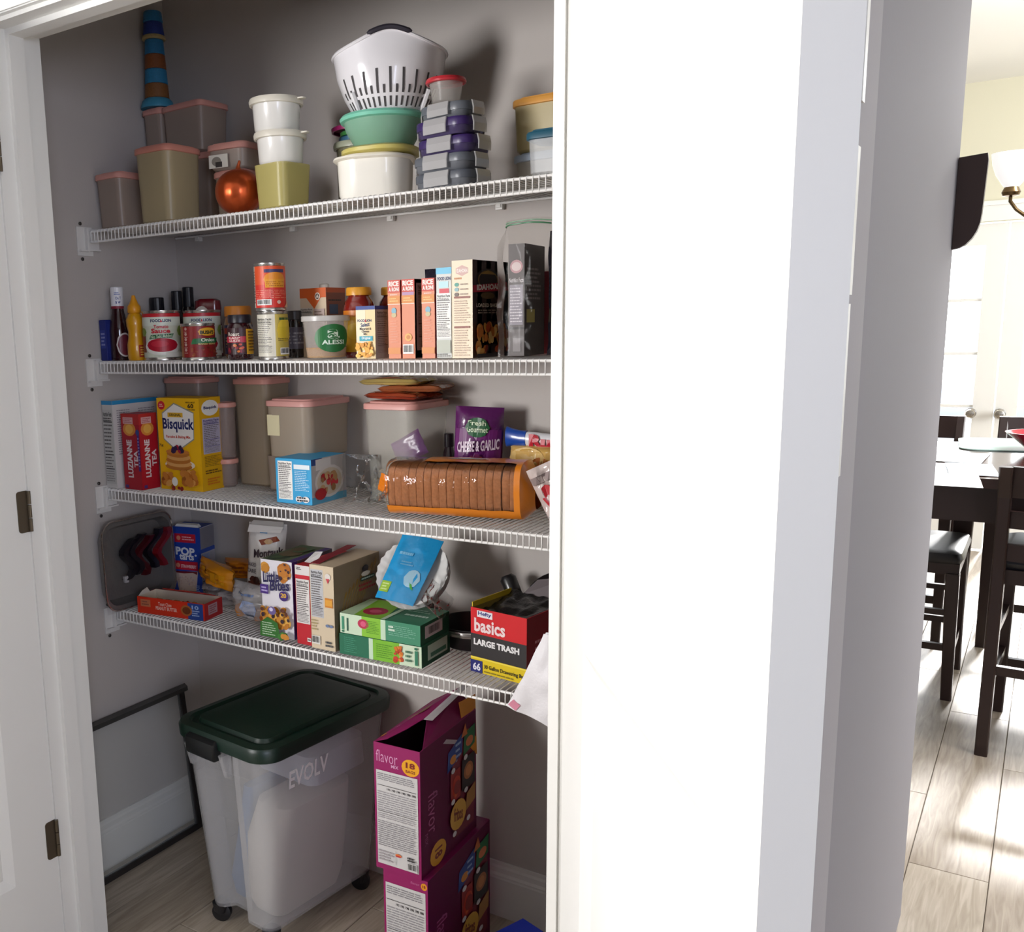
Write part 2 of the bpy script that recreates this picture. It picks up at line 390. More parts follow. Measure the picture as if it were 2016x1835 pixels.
for py0, py1 in ((240, 340), (967, 1046), (1611, 1681)):
    z0 = at(12, py1, 0, .25).z if py0 < 900 else at(64 if py0 < 1500 else 122, py1, 0, .25).z
    z1 = z0+.089
    g = G()
    prof = [(-.0, 0), (.022, 0)]
    pts = []
    for qx, a0 in ((-1, 90), (-1, 180), (0, 0)): pass
    R = .007; yb = -.4235; w = .026
    out = [(yb, z0), (yb, z1)]
    for k in range(5): a = math.radians(90+90*k/4); out.append((yb-w+R+R*math.cos(a), z1-R+R*math.sin(a)))
    for k in range(5): a = math.radians(180+90*k/4); out.append((yb-w+R+R*math.cos(a), z0+R+R*math.sin(a)))
    g.loft([[(.2476, y, z) for y, z in out], [(.2496, y, z) for y, z in out]])
    for k in range(3): g.lathe([(0, z0+k*.0295+.001), (.0045, z0+k*.0295+.001), (.0045, z0+(k+1)*.0295-.001), (0, z0+(k+1)*.0295-.001)], 10, None, .2520, yb+.002)
    h = ob('hinge', g, BRZ, kind='structure'); h.parent = ll; h.matrix_parent_inverse = (Matrix.Translation(ll.location) @ Matrix.Rotation(ll.rotation_euler.z, 4, 'Z')).inverted()
# thin corner trim on the hall wall, in two lengths
g = G(); a = at(1700, 198, 1, -.42).z; b = at(1700, 285, 1, -.42).z; c = at(1680, 580, 1, -.42).z; d_ = at(1650, 940, 1, -.42).z
g.box(XR-.006, XR+.0025, -.4215, -.405, a, 2.6).box(XR-.006, XR+.0015, -.4212, -.405, c, b).box(XR-.006, XR+.0008, -.421, -.405, d_, c-.01)
struct('trim_3', g, WHITE_P)
# ------------------------------------------------------------------ wire shelves
def wire_mesh(zd=0):
    g = G(); r = .0013
    path = [(0, BACK-.004, 0), (0, .006, 0), (0, .0012, -.0010), (0, -.0012, -.004), (0, -.0012, -.0300)]
    g.tube(path, r, 5); me = bpy.data.meshes.new('wire'); me.from_pydata(g.v, [], g.f); me.materials.append(WIRE); me.shade_smooth(); return me
WM = wire_mesh()
XL = [.0401 % .0127, 1.0453 % .0127, .6726 % .0127, .9526 % .0127]
names = ['top', 'second', 'third', 'lowest']
for i, z in enumerate((Z1, Z2, Z3, Z4)):
    zz = z-.0016
    s = empty('wire_shelf', (0, 0, zz), label='%s white wire shelf, %s' % (names[i], ('holding plastic tubs and the colander', 'holding cans, jars and rice boxes', 'holding the yellow mix box and bread', 'holding snack boxes above the wheeled bin')[i]), cat='shelf', group='wire shelves across the pantry')
    x1 = 1.715
    g = G()
    for y, dz, r in ((.0022, -.0035, .0028), (.0010, -.0285, .0028), (.155, -.0035, .0022), (BACK-.008, -.0035, .0026)):
        q = G().tube([(.010, y, dz), (x1, y, dz)], r, 8)
        ob('rod', q, WIRE, s, smooth=True)
    k = 0; x = XL[i]
    while x < .011: x += .0127
    while x < x1-.004:
        o = bpy.data.objects.new('wire', WM); COL.objects.link(o); o.parent = s; o.location = (x, 0, 0); x += .0127
    b = G(); b.box(.0008, .0035, -.036, .012, -.062, .008)                       # plate on the left wall
    b.box(.0035, .013, -.012, -.0055, -.052, .004).box(.0035, .0125, -.0055, .03, -.050, -.046)
    b.box(.0035, .0065, -.0055, .03, -.046, .004).box(.0035, .0125, -.034, -.012, -.052, -.048)
    bo = ob('end_bracket', b, mat('dedbd7', .5), s)
    for y, zz2 in ((-.022, .016), (-.022, -.070)):
        q = G().lathe([(0, 0), (.0045, 0), (.0045, .002), (.002, .0032), (0, .0032)], 10)
        o = ob('screw', q, mat('4a4744', .4, .6), bo, (.0035 if abs(zz2) < .0 else .0008, y, zz2), (0, math.pi/2, 0))
    for xc in (.095, .422, .7127, .9927, 1.30, 1.60):
        q = G().box(xc-.008, xc+.008, BACK-.013, BACK, -.017, -.0065).box(xc-.005, xc+.005, BACK-.016, BACK-.010, -.013, -.0062)
        ob('wall_clip', q, mat('e8e6e2', .4), s)
# ------------------------------------------------------------------ dining room
DK = mat('2b1a16', .35); BLK = mat('17161a', .45); 
def A(px, py, ax, v): return at(px, py, ax, v)
# french doors with glass
TRM = mat('f0efe9', .4)
g = G(); g.box(DX0-.08, DX0, YD-.018, YD, 0, DZ+.08).box(DX1, DX1+.08, YD-.018, YD, 0, DZ+.08).box(DX0-.1, DX1+.1, YD-.022, YD, DZ, DZ+.085).box(DX0-.12, DX1+.12, YD-.035, YD, DZ+.085, DZ+.11)
struct('trim_4', g, TRM)
GLASS = mat('ffffff', .02, film=.08)
kx = at(1909, 815, 1, YD-.04)
sx = at(1975, 600, 1, YD).x         # meeting line of the two leaves
def fdoor(name, x0, x1, label):
    o = empty(name, (x0, YD+.03, .01), kind='structure', label=label); w = x1-x0; H = DZ-.02; st = .105
    g = G().box(0, st, 0, .044, 0, H).box(w-st, w, 0, .044, 0, H).box(st, w-st, 0, .044, H-.12, H).box(st, w-st, 0, .044, 0, .24)
    ob('stile_frame', g, TRM, o)
    ob('pane', G().box(st, w-st, .018, .024, .24, H-.12), GLASS, o)
    for k in range(1, 5):
        z = .24+(H-.36)*k/5; ob('muntin', G().box(st, w-st, .010, .034, z-.009, z+.009), TRM, o)
    for k in (1, 2):
        x = st+(w-2*st)*k/3; ob('muntin', G().box(x-.009, x+.009, .010, .034, .24, H-.12), TRM, o)
    return o
fa = fdoor('door_3', sx-.85, sx-.004, 'left leaf of the bright glazed french doors')
fb = fdoor('door_4', sx+.004, sx+.85, 'right leaf of the bright glazed french doors')
for d_, x in ((fa, kx.x), (fb, at(1967, 818, 1, YD-.04).x)):
    q = G().lathe([(0, 0), (.030, 0), (.030, .006), (.012, .010), (.011, .030), (.026, .040), (.029, .055), (.022, .068), (0, .072)], 18)
    ob('door_knob', q, mat('b9b3a6', .25, .9), d_, (x-(d_.location.x), 0, kx.z-.01), (math.pi/2, 0, 0), smooth=True)
# counter-height table
TZ = .90
TY0, TY1, TX0, TX1 = 2.02, 3.05, 1.60, 3.2
tb = empty('dining_table', (TX0+.7, 2.5, 0), label='dark brown counter-height dining table in the bright room at the right', cat='table')
g = G().loft([rr(TX1-TX0, TY1-TY0, .02, z, 3, (TX0+TX1)/2-TX0-.7, (TY0+TY1)/2-2.5) for z in (TZ-.032, TZ)])
ob('tabletop', g, mat('38221b', .12), tb)
g = G().box(-.62, .75, -.41, -.385, TZ-.155, TZ-.032).box(-.62, .75, .46, .485, TZ-.125, TZ-.032).box(-.63, -.605, -.41, .485, TZ-.125, TZ-.032)
ob('apron', g, DK, tb)
for x, y in ((.70, -.36), (-.56, .43), (.70, .43)):
    ob('leg', G().loft([rr(.045, .045, .004, 0, 2, x, y), rr(.075, .075, .004, TZ-.125, 2, x, y)]), DK, tb)
def chair(loc, rz, label, D=None, k=1):
    o = empty('dining_chair', loc, rz, label=label, cat='chair', group='dark counter-height chairs at the dining table'); o.scale = (1, 1, k)
    D = D or DK; w, dp, sh, bh = .44, .43, .62, .952     # local: back rail at y=0, seat towards +y
    for sx_ in (-1, 1):
        x = sx_*(w/2-.022)
        prof = [(0, -.035), (.30, -.01), (.62, 0), (.85, -.015), (bh, -.055)]
        g = G().loft([rr(.036, .042, .004, z, 1, x, y) for z, y in prof]); ob('leg', g, D, o)
        g = G().loft([rr(.036, .036, .004, 0, 1, x, dp-.01), rr(.044, .044, .004, sh-.05, 1, x, dp-.02)]); ob('leg', g, D, o)
        ob('stretcher', G().box(x-.010, x+.010, .0, dp-.02, .22, .25), D, o)
        ob('stretcher', G().box(x-.010, x+.010, .0, dp-.02, .38, .405), D, o)
    ob('stretcher', G().box(-w/2+.03, w/2-.03, dp-.028, dp-.004, .17, .205), D, o)
    ob('stretcher', G().box(-w/2+.03, w/2-.03, -.022, .0, .27, .30), D, o)
    ob('seat_rail', G().box(-w/2+.01, w/2-.01, .012, dp, sh-.055, sh-.008), D, o)
    ob('seat', G().loft([rr(w-.01, dp-.02, .03, sh-.008, 4, 0, dp/2+.012), rr(w+.004, dp-.004, .035, sh+.012, 4, 0, dp/2+.012), rr(w-.01, dp-.02, .03, sh+.036, 4, 0, dp/2+.012), rr(w-.06, dp-.07, .02, sh+.044, 4, 0, dp/2+.012)]), mat('1b1b1f', .35), o, smooth=True)
    def rail(z0, z1, t=.02):
        g = G(); n = 8; R0 = []
        f = lambda z: -.015-.055*max(0, (z-.80))/.23
        rings = []
        for i in range(n+1):
            x = -w/2+.035+(w-.07)*i/n; bow = -.018*(1-(2*i/n-1)**2)
            rings.append([(x, f(z0)+bow, z0), (x, f(z0)+bow+t, z0), (x, f(z1)+bow+t, z1), (x, f(z1)+bow, z1)])
        return g.loft(rings)
    ob('back_rail', rail(bh-.10, bh), D, o); ob('back_rail', rail(bh-.20, bh-.145), D, o); ob('back_rail', rail(bh-.305, bh-.25), D, o)
    return o
def placed(px_leg, py_leg):
    return at(px_leg, py_leg, 2, 0)
p = placed(1918+14, 1487)
chair((p.x+.198, p.y+.035, 0), math.radians(-3), 'nearest dark wooden dining chair with black seat, seen from behind')
p = placed(1868, 1378)
chair((p.x-.43, p.y+.02+.18, 0), math.radians(-90), 'dark dining chair tucked under the left end of the dining table', k=.85)
chair((2.02, 3.62, 0), math.radians(180), 'dark dining chair at the far side of the table, in front of the doors')
chair((1.46, 3.60, 0), math.radians(180), 'dark dining chair at the far side, half hidden by the hall wall')
# red bowl, mats and papers
c = at(2016, 893, 2, TZ+.002)
g = G().lathe([(0, .004), (.05, 0), (.055, .004), (.09, .035), (.125, .065), (.128, .068), (.122, .068), (.086, .038), (.05, .010), (0, .009)], 40, None, c0=False, c1=False)
ob('salad_bowl', g, mat('a8112e', .2), None, (c.x+.06, c.y+.09, TZ+.006), smooth=True, label='red bowl on the dining table', cat='bowl')
g = G().loft([rr(.62, .42, .06, z, 5) for z in (0, .004)])
c = at(1960, 882, 2, TZ)
ob('place_mat', g, mat('b9d8cf', .5), None, (c.x+.18, c.y+.12, TZ+.0008), .08, label='pale green place mat under the red bowl', cat='placemat')
def sheet(name, px, py, w, d, r, col, label, z=TZ):
    c = at(px, py, 2, z)
    g = G().grid(lambda u, v: ((u-.5)*w, (v-.5)*d, .0012+.0015*math.sin(u*3+v*4)**2), 6, 6)
    g.grid(lambda u, v: ((u-.5)*w, (.5-v)*d, .0006+.0015*math.sin(u*3+(1-v)*4)**2), 6, 6)
    return ob(name, g, mat(col, .6), None, (c.x, c.y, z+.0005), r, smooth=True, label=label, cat='paper')
sheet('paper_sheet', 1850, 945, .22, .28, .1, 'ffffff', 'white paper near the left corner of the dining table')
sheet('paper_sheet', 1865, 900, .24, .30, -.05, 'f4f6fb', 'white paper farther back on the left of the dining table')
sheet('reflection_sheet', 1912, 925, .14, .30, .12, 'dfe6f2', 'pale blue sheet as a bluish reflection on the dining table beside the papers')  # bluish reflection on the tabletop, put in as a pale thin sheet
# chandelier: bell shade on a brass arm
c = at(1990, 385, 1, 2.75)
o = empty('chandelier', (c.x+.16, 2.75, c.z+.0), label='brass chandelier with white glass bell shades over the dining table', cat='light')
BR = mat('6f5a3c', .25, .9)
ob('stem', G().lathe([(.010, -.06), (.010, .25), (.018, .27), (.010, .29), (.010, 2.7-c.z-.02), (.06, 2.7-c.z-.015), (.06, 2.7-c.z)], 14).lathe([(0, -.12), (.02, -.10), (.035, -.06), (.02, -.02), (.012, 0)], 16), BR, o, smooth=True)
for k in range(5):
    a = math.radians(180+72*k); ca, sa = math.cos(a), math.sin(a)
    path = [(ca*r, sa*r, z) for r, z in ((.01, -.07), (.05, -.095), (.10, -.085), (.14, -.05), (.16, -.02), (.16, .005))]
    ob('arm', G().tube(path, .006, 8).lathe([(.008, -.005), (.026, .0), (.030, .012), (.022, .030), (0, .032)], 14, None, ca*.16, sa*.16), BR, o, smooth=True)
    sh = [(.022, .030), (.030, .040), (.052, .075), (.064, .110), (.070, .150), (.066, .150), (.060, .112), (.048, .078), (.024, .040)]
    ob('lamp_shade', G().lathe(sh, 24, None, ca*.16, sa*.16, False, False), mat('ffffff', .25, emit=.6), o, smooth=True)
# dark wall plaque seen edge-on on the hall wall
y = .812; a = at(1925, 312, 0, XR+.03); zt = zat(XR, y, 312); zb = zat(XR, y, 492)
prof = []
for k in range(9): t = math.pi/2*k/8; prof.append((.052*math.cos(t)**.8 if k < 8 else 0, zb+.055*(1-math.sin(t))))
outl = [(0, zt), (.050, zt+.004), (.052, zt-.01), (.048, zb+.07)]+[(.048*math.cos(math.radians(90*k/6)), zb+.07-.07*math.sin(math.radians(90*k/6))) for k in range(1, 7)]
g = G().loft([[(XR+.001+t, yy, z) for t, z in outl] for yy in (y-.013, y+.013)])
o = ob('wall_plaque', g, mat('35221c', .5), None, label='dark brown wooden plaque hung on the hall wall, seen edge-on', cat='plaque')
# patio seen through the glass
struct('ground', G().box(-6, 9, YD+.125, 16, -.12, -.02), mat('b8b2a6', .9))
o = empty('patio_sofa', (1.55, 8.3, -.02), label='grey patio sofa outside beyond the french doors', cat='sofa')
GRY = mat('7d828c', .8)
ob('base', G().loft([rr(1.9, .8, .03, z, 3) for z in (.05, .40)]), GRY, o); ob('backrest', G().loft([rr(1.9, .18, .05, .40, 3, 0, .30), rr(1.9, .16, .05, .80, 3, 0, .33)]), GRY, o)
for sx_ in (-1, 1): ob('armrest', G().loft([rr(.16, .8, .04, .40, 3, sx_*.87), rr(.16, .8, .04, .62, 3, sx_*.87)]), GRY, o)
for k in (-1, 0, 1): ob('cushion', G().loft([rr(.52, .56, .05, .40, 4, k*.54, -.08), rr(.54, .58, .06, .46, 4, k*.54, -.08), rr(.50, .54, .05, .53, 4, k*.54, -.08)]), mat('9aa0ab', .8), o)
# ------------------------------------------------------------------ builders for goods
def cyl(pxl, pxr, row, Y):
    c = at((pxl+pxr)/2, row, 1, Y); k = (Vector((c.x, c.y, c.z))-CAM); z = k.dot(FW)
    tx = math.atan(abs((pxl+pxr)/2-PPX)/F_PX)
    return c.x, Y, (pxr-pxl)/2*z/F_PX*math.cos(tx)
def cylprint(parent, R, h, x, y, span=150, turn=0, z0=0, R2=None, rough=.4):
    a0 = math.atan2(CAM.y-y, CAM.x-x)+math.radians(turn); S_ = math.radians(span); Rt = R2 or R
    def fn(u, v, e):
        t = a0+(u-.5)*S_; r = R+(Rt-R)*v+e+.0002
        return (r*math.cos(t), r*math.sin(t), z0+v*h)
    return Print(R*S_, h, fn, rough, .004)
METAL = mat('c9c6c0', .25, .9)
def can(name, label, pxl, pxr, row, Y, top, z, col, group=None):
    x, y, R = cyl(pxl, pxr, row, Y); h = zat(x, y-R*.8, top)-z if isinstance(top, int) else top
    e = empty(name, (x, y, z), label=label, cat='can', group=group); e_r = R-.0012
    g = G().lathe([(0, .001), (R-.004, .001), (R-.003, 0), (R, .0005), (R, .004), (e_r, .006), (e_r, h-.006), (R, h-.004), (R, h-.0005), (R-.002, h), (R-.003, h-.003), (0, h-.0035)], 40)
    ob('tin', g, METAL, e, smooth=True)
    ob('paper_label', G().lathe([(e_r+.0003, .007), (e_r+.0003, h-.007)], 48, None, c0=False, c1=False), mat(col, .45), e, smooth=True)
    return e, cylprint(e, e_r+.0003, h-.014, x, y, 170, 0, .007)
def shell(sec, t=.0014):
    """sec: outer rings as (w, d, r, z); returns rings going up outside and down inside, floor closed"""
    R = [rr(w, d, r, z, 5) for w, d, r, z in sec]; w, d, r, z = sec[0]
    I = [rr(w_-2*t, d_-2*t, max(r_-t, .001), max(z_, t), 5) for w_, d_, r_, z_ in sec[::-1]]
    return R+I
def tub(name, label, x, y, z, w, d, h, rot=0, body=('d8ccb0', .45), lid='e8a79c', r=.02, taper=.92, lidh=.010, liphang=.010, cat='container', group=None, lid_open=False, rnd_=False, inner=None, lidbump=.004):
    e = empty(name, (x, y, z+.0003), rot, label=label, cat=cat, group=group)
    bm = mat(body[0], .35, clear=body[1]) if body[1] else mat(body[0], .3, coat=.4)
    if rnd_: r = min(w, d)/2*.98
    s = [(w*taper-.01, d*taper-.01, r*taper*.9, 0), (w*taper, d*taper, r*taper, .005), (w*(taper+.4*(1-taper)), d*(taper+.4*(1-taper)), r, h*.4), (w, d, r, h)]
    ob('body', G().loft(shell(s)), bm, e, smooth=True)
    if lid:
        L = .004
        g = G().loft([rr(w+L, d+L, r+L/2, h-liphang, 5), rr(w+L+.004, d+L+.004, r+L/2+.002, h-liphang+.001, 5), rr(w+L+.004, d+L+.004, r+L/2+.002, h+.001, 5), rr(w+L, d+L, r+L/2, h+.0035, 5),
                      rr(w*.9, d*.9, r*.9, h+.0035, 5), rr(w*.88, d*.88, r*.9, h+.0035+lidbump, 5)])
        ob('lid', g, mat(lid, .4) if isinstance(lid, str) else lid, e, smooth=True)
    return e
PINK = 'd99a8d'; FROST = ('b9a698', .50)
# ================================================================== top shelf
def pt(px, row, Y): return at(px, row, 1, Y)
# rear and left storage boxes
tub('storage_box', 'low frosted box with a double pink lid beside the left wall on the top shelf', .058, .105, Z1, .088, .165, .128, 0, FROST, PINK, .015, .94)
tub('storage_box', 'tall square frosted tub with a coral lid, front left of the top shelf', .222, .075, Z1, .118, .118, .170, 0, ('c3b28c', .35), 'd88e7c', .022, .92)
b1 = tub('storage_box', 'narrow frosted box standing in the left back corner of the top shelf', .047, .250, Z1, .065, .098, .178, 0, FROST, PINK, .015, .93)
b2 = tub('storage_box', 'hidden frosted box against the back wall, right of the corner on the top shelf', .165, .250, Z1, .15, .10, .178, 0, FROST, PINK, .015, .93)
tub('storage_box', 'pink lidded box under the banded cone, upper left box of the top shelf', .047, .247, Z1+.1865, .068, .10, .120, 0, FROST, PINK, .015, .93)
tub('storage_box', 'wide pink lidded box behind the coral tub, upper right of that pile', .160, .243, Z1+.1865, .145, .10, .117, math.radians(-3), FROST, PINK, .015, .93)
# banded cone
cx, cy = .0455, .225; zb = Z1+.1865+.1285
e = empty('banded_cone', (cx, cy, zb+.0003), label='tall tapering ornament banded in blue and brown in the dark left corner', cat='ornament')
def conepart(nm, z0, z1, r0, r1, c):
    ob(nm, G().lathe([(r0-.002, z0), (r0, z0+.002), (r1, z1-.002), (r1-.002, z1)], 28), mat(c, .6, var=.25, bscale=300), e, smooth=True)
zz = [0, .020, .054, .090, .126, .152, .164, .20, .235]
ob('base', G().lathe([(.043, 0), (.043, .006), (.039, .018), (.032, .024), (0, .024)], 28), mat('3f8fb0', .5), e, smooth=True)
for i, c in enumerate(('8a5a2c', '2f86b5', '8a4f26', '2b7cb0', 'c2ad7a', '2a3f94', '2b7cb0')):
    z0 = .024+i*.036 if i < 4 else (.168, .178, .210)[i-4]; z1 = (.060, .096, .132, .168, .178, .210, .236)[i]
    r0 = .033-.055*z0; r1 = .033-.055*z1
    if i == 4: r0, r1 = r0+.007, r0+.005
    if i > 4: r0, r1 = r0+.004, r1+.003
    conepart('band', z0, z1, r0, r1, c)
# small stacked pink lidded tubs
tub('storage_box', 'small clear pink lidded tub with a dark label, standing left of the copper onion', .372, .175, Z1, .095, .12, .108, math.radians(6), ('cdbcae', .55), PINK, .02, .92)
q = tub('storage_box', 'small pink lidded tub stacked behind the copper onion on another like it', .372, .175, Z1+.1145, .110, .14, .054, math.radians(6), ('cdbcae', .55), PINK, .02, .92)
pr = Print(.06, .03, lambda u, v, e_: (-.045+u*.055, -.070-e_-.003, .004+v*.030)); pr.rect(0, 0, 1, 1, 'e6e0d4').ell(.4, .5, .25, .35, '8f877c').rect(.35, .05, .7, .45, '37302d'); pr.done(q, 'sticker')
# copper onion ornament
x, y, R = cyl(427, 514, 365, .065); R *= 1.09
e = empty('onion_ornament', (x, y, Z1+.0003), label='shiny copper orange ribbed onion ornament on the top shelf', cat='ornament')
g = G(); rings = []; n = 72
for k in range(19):
    t = math.pi*k/18; r = R*math.sin(t)**.92; z = R*.93-R*.93*math.cos(t)
    rings.append([(max(r, .002)*(1+.012*abs(math.sin(i*math.pi/4+.5*math.sin(t*3))))*math.cos(2*math.pi*i/n), max(r, .002)*(1+.012*abs(math.sin(i*math.pi/4+.5*math.sin(t*3))))*math.sin(2*math.pi*i/n), z) for i in range(n)])
ob('bulb', G().loft(rings), mat('c9582c', .28, .75), e, smooth=True)
ob('stem', G().tube([(0, 0, R*1.8), (0, 0, R*1.9), (.001, 0, R*2.0), (.003, .001, R*2.12), (.004, .001, R*2.2)], [.011, .006, .004, .0035, .002], 10), mat('c25a30', .35, .6), e, smooth=True)
# yellow square bowl carrying two white tubs
tub('square_bowl', 'square yellowish clear plastic bowl holding two white tubs on the top shelf', .575, .075, Z1, .098, .098, .096, math.radians(-7), ('cdc078', .38), None, .02, .90)
x, y, R = cyl(502, 598, 290, .075)
def round_tub(name, label, x, y, z, R, h, body, lid, group=None, cat='container', taper=.93, lip=.006, tab=True, lidh=.012):
    e = empty(name, (x, y, z+.0003), label=label, cat=cat, group=group); t = .0015
    bm = mat(body, .25, coat=.3) if isinstance(body, str) else mat(body[0], .3, clear=body[1])
    g = G().lathe([(0, 0), (R*taper-.005, 0), (R*taper, .006), (R, h), (R-t, h), (R*taper-t, .007), (0, t+.001)], 44)
    ob('body', g, bm, e, smooth=True)
    if lid:
        g = G().lathe([(R+.0005, h-lidh), (R+lip, h-lidh+.001), (R+lip+.001, h-.003), (R+lip-.001, h+.002), (R*.93, h+.0025), (R*.9, h+.001), (0, h+.001)], 44, c0=False)
        l_ = ob('lid', g, mat(lid, .35) if isinstance(lid, str) else lid, e, smooth=True)
        if tab:
            a = math.atan2(CAM.y-y, CAM.x-x)+1.0
            ob('lid_tab', G().loft([rr(.022, .016, .005, h-.004, 3, (R+lip+.004)*math.cos(a), (R+lip+.004)*math.sin(a), a), rr(.022, .016, .005, h-.001, 3, (R+lip+.004)*math.cos(a), (R+lip+.004)*math.sin(a), a)]), mat(lid, .35) if isinstance(lid, str) else lid, l_)
    return e
bz = Z1+.0965
tubR = .052
# the bowl is open: the tubs rest on its rim board
round_tub('white_tub', 'lower of two glossy white round lidded tubs on the yellow bowl', x, y+.004, bz, tubR, .066, 'f1eee8', 'e9e2d2')
round_tub('white_tub', 'upper of two glossy white round lidded tubs on the yellow bowl', x-.008, y+.004, bz+.0695, tubR+.001, .068, 'f1eee8', 'e9e2d2')
# large jar with stacked coloured lids behind
e = round_tub('clear_jar', 'large clear round canister behind the white tubs, carrying loose coloured lids', .668, .245, Z1, .055, .150, ('a8a486', .6), 'a9ad97', taper=.95, tab=False)
for k, (c, dx, dz, nm, R_) in enumerate((('3f6f8e', .004, .1535, 'blue', .050), ('3f8a45', .012, .1645, 'green', .053), ('96145e', -.004, .1755, 'magenta', .060))):
    ob('loose_lid', G().lathe([(0, .006), (R_-.006, .006), (R_-.004, 0), (R_, .0), (R_+.001, .008), (R_-.003, .0105), (R_-.008, .0095), (0, .0095)], 36), mat(c, .35), None, (.668+dx, .243, Z1+dz+.0008), smooth=True, label='loose %s round lid lying on the clear canister behind the white tubs' % nm, cat='lid')
# big oval white tub
def oval(name, label, x, y, z, w, d, h, body, lid, rot=0):
    e = empty(name, (x, y, z+.0003), rot, label=label, cat='container')
    s = [(w*.90, d*.90, min(w, d)*.30, 0), (w*.96, d*.96, min(w, d)*.34, .008), (w, d, min(w, d)*.36, h)]
    ob('body', G().loft([rr(a, b, r_, z_, 8) for a, b, r_, z_ in s]), mat(body, .2, coat=.4), e, smooth=True)
    g = G().loft([rr(w+.006, d+.006, min(w, d)*.37, h-.006, 8), rr(w+.016, d+.016, min(w, d)*.39, h-.003, 8), rr(w+.014, d+.014, min(w, d)*.39, h+.001, 8), rr(w*.9, d*.9, min(w, d)*.34, h+.003, 8), rr(w*.86, d*.86, min(w, d)*.32, h+.0065, 8)])
    ob('lid', g, mat(lid, .35), e, smooth=True)
    return e
oval('white_oval_tub', 'large glossy white rounded tub with a cream lid at the front of the top shelf', .812, .090, Z1, .152, .152, .080, 'f4f0e6', 'efe9da', math.radians(24))
ob('yellow_lid', G().loft([rr(.148, .148, .06, 0, 8), rr(.160, .160, .066, .004, 8), rr(.160, .160, .066, .011, 8), rr(.150, .150, .062, .0145, 8)]), mat('cdbf6c', .3), None, (.822, .100, Z1+.0875), .2, smooth=True, label='yellowish round lid between the white oval tub and the green bowl', cat='lid')
gx, gy, GR = .812, .125, .089
zg = Z1+.1030
e = empty('green_bowl', (gx, gy, zg), label='translucent sea-green round bowl with a mint rim under the colander', cat='bowl')
ob('body', G().lathe([(0, 0), (.052, 0), (.060, .006), (.080, .040), (.086, .062), (.0845, .062), (.078, .040), (.058, .008), (0, .003)], 44), mat('93c2a8', .25, clear=.3), e, smooth=True)
ob('rim', G().lathe([(.0845, .056), (GR+.002, .058), (GR+.004, .064), (GR, .069), (.0835, .069), (.0835, .0575)], 44, c0=False, c1=False), mat('7fcdb2', .3), e, smooth=True)
# colander
zc = zg+.0125
e = empty('colander', (gx+.012, gy+.008, zc), label='white plastic colander with a dark rubber grip, topmost on the shelf', cat='colander')
ac = math.atan2(CAM.y-gy, CAM.x-gx); CR = .117; CH = .172
def colp(t, v, off=0):
    th = v*math.pi/2
    dt = (t-ac+math.pi) % (2*math.pi)-math.pi
    lift = .030*math.exp(-(dt/.62)**2)
    k = v; prof = [(0, 0), (.08, .022), (.18, .040), (.30, .059), (.45, .079), (.62, .097), (.80, .110), (1, CR)]
    for (a, ra), (b, rb) in zip(prof, prof[1:]):
        if a <= k <= b: r = ra+(rb-ra)*(k-a)/(b-a); break
    z = (CH*(.22*k+.78*k**1.35))+lift*max(0, (k-.6)/.4)**1.2
    r2 = r+off-.018*math.exp(-(dt/.62)**2)*max(0, (k-.6)/.4)
    return (r2*math.cos(t), r2*math.sin(t), z)
n = 64; rings = [[colp(2*math.pi*i/n, k/20) if k else (.02*math.cos(2*math.pi*i/n), .02*math.sin(2*math.pi*i/n), 0) for i in range(n)] for k in range(21)]
rings += [[(lambda p: (p[0]*.96, p[1]*.96, p[2]+.0015))(p) for p in r] for r in rings[::-1]]
ob('bowl', G().loft(rings, None, True, True), mat('ece9ec', .18, coat=.5), e, smooth=True)
g = G()
path = [colp(2*math.pi*i/n, 1, .001) for i in range(n+1)]
ob('rim', G().tube(path, .0032, 6), mat('ece9ec', .18, coat=.5), e, smooth=True)
g = G().tube([(lambda p: (p[0], p[1], p[2]+.003))(colp(ac-.42+.84*i/16, 1, .002)) for i in range(17)], [.003]+[.0055]*15+[.003], 8)
ob('grip', g, mat('2a2530', .6), e, smooth=True)
g = G(); sl = G(); 
for j in range(-9, 10):
    t = ac+j*.135
    for v0, v1 in ((.26, .32), (.34, .42), (.45, .54), (.57, .76)) if j % 2 == 0 else ((.24, .30), (.33, .41), (.44, .54), (.57, .64)):
        w_ = .0021/.09
        pts = []
        for i_ in range(7):
            v_ = v0+(v1-v0)*i_/6; pts += [colp(t-w_, v_, .0009), colp(t+w_, v_, .0009)]
        sl.add(pts, [(2*i_, 2*i_+1, 2*i_+3, 2*i_+2) for i_ in range(6)])
ob('drain_slots', sl, mat('4b4748', .8), e, kind='stuff')
for s_ in (-1, 1):
    a = ac+s_*.9; p0 = colp(a, .62, .002); p1 = (p0[0]*.78, p0[1]*.78, .048)
    ob('foot', G().tube([p0, ((p0[0]+p1[0])/2, (p0[1]+p1[1])/2, (p0[2]+p1[2])/2), p1], [.006, .005, .0035], 6), mat('ece9ec', .25), e, smooth=True)
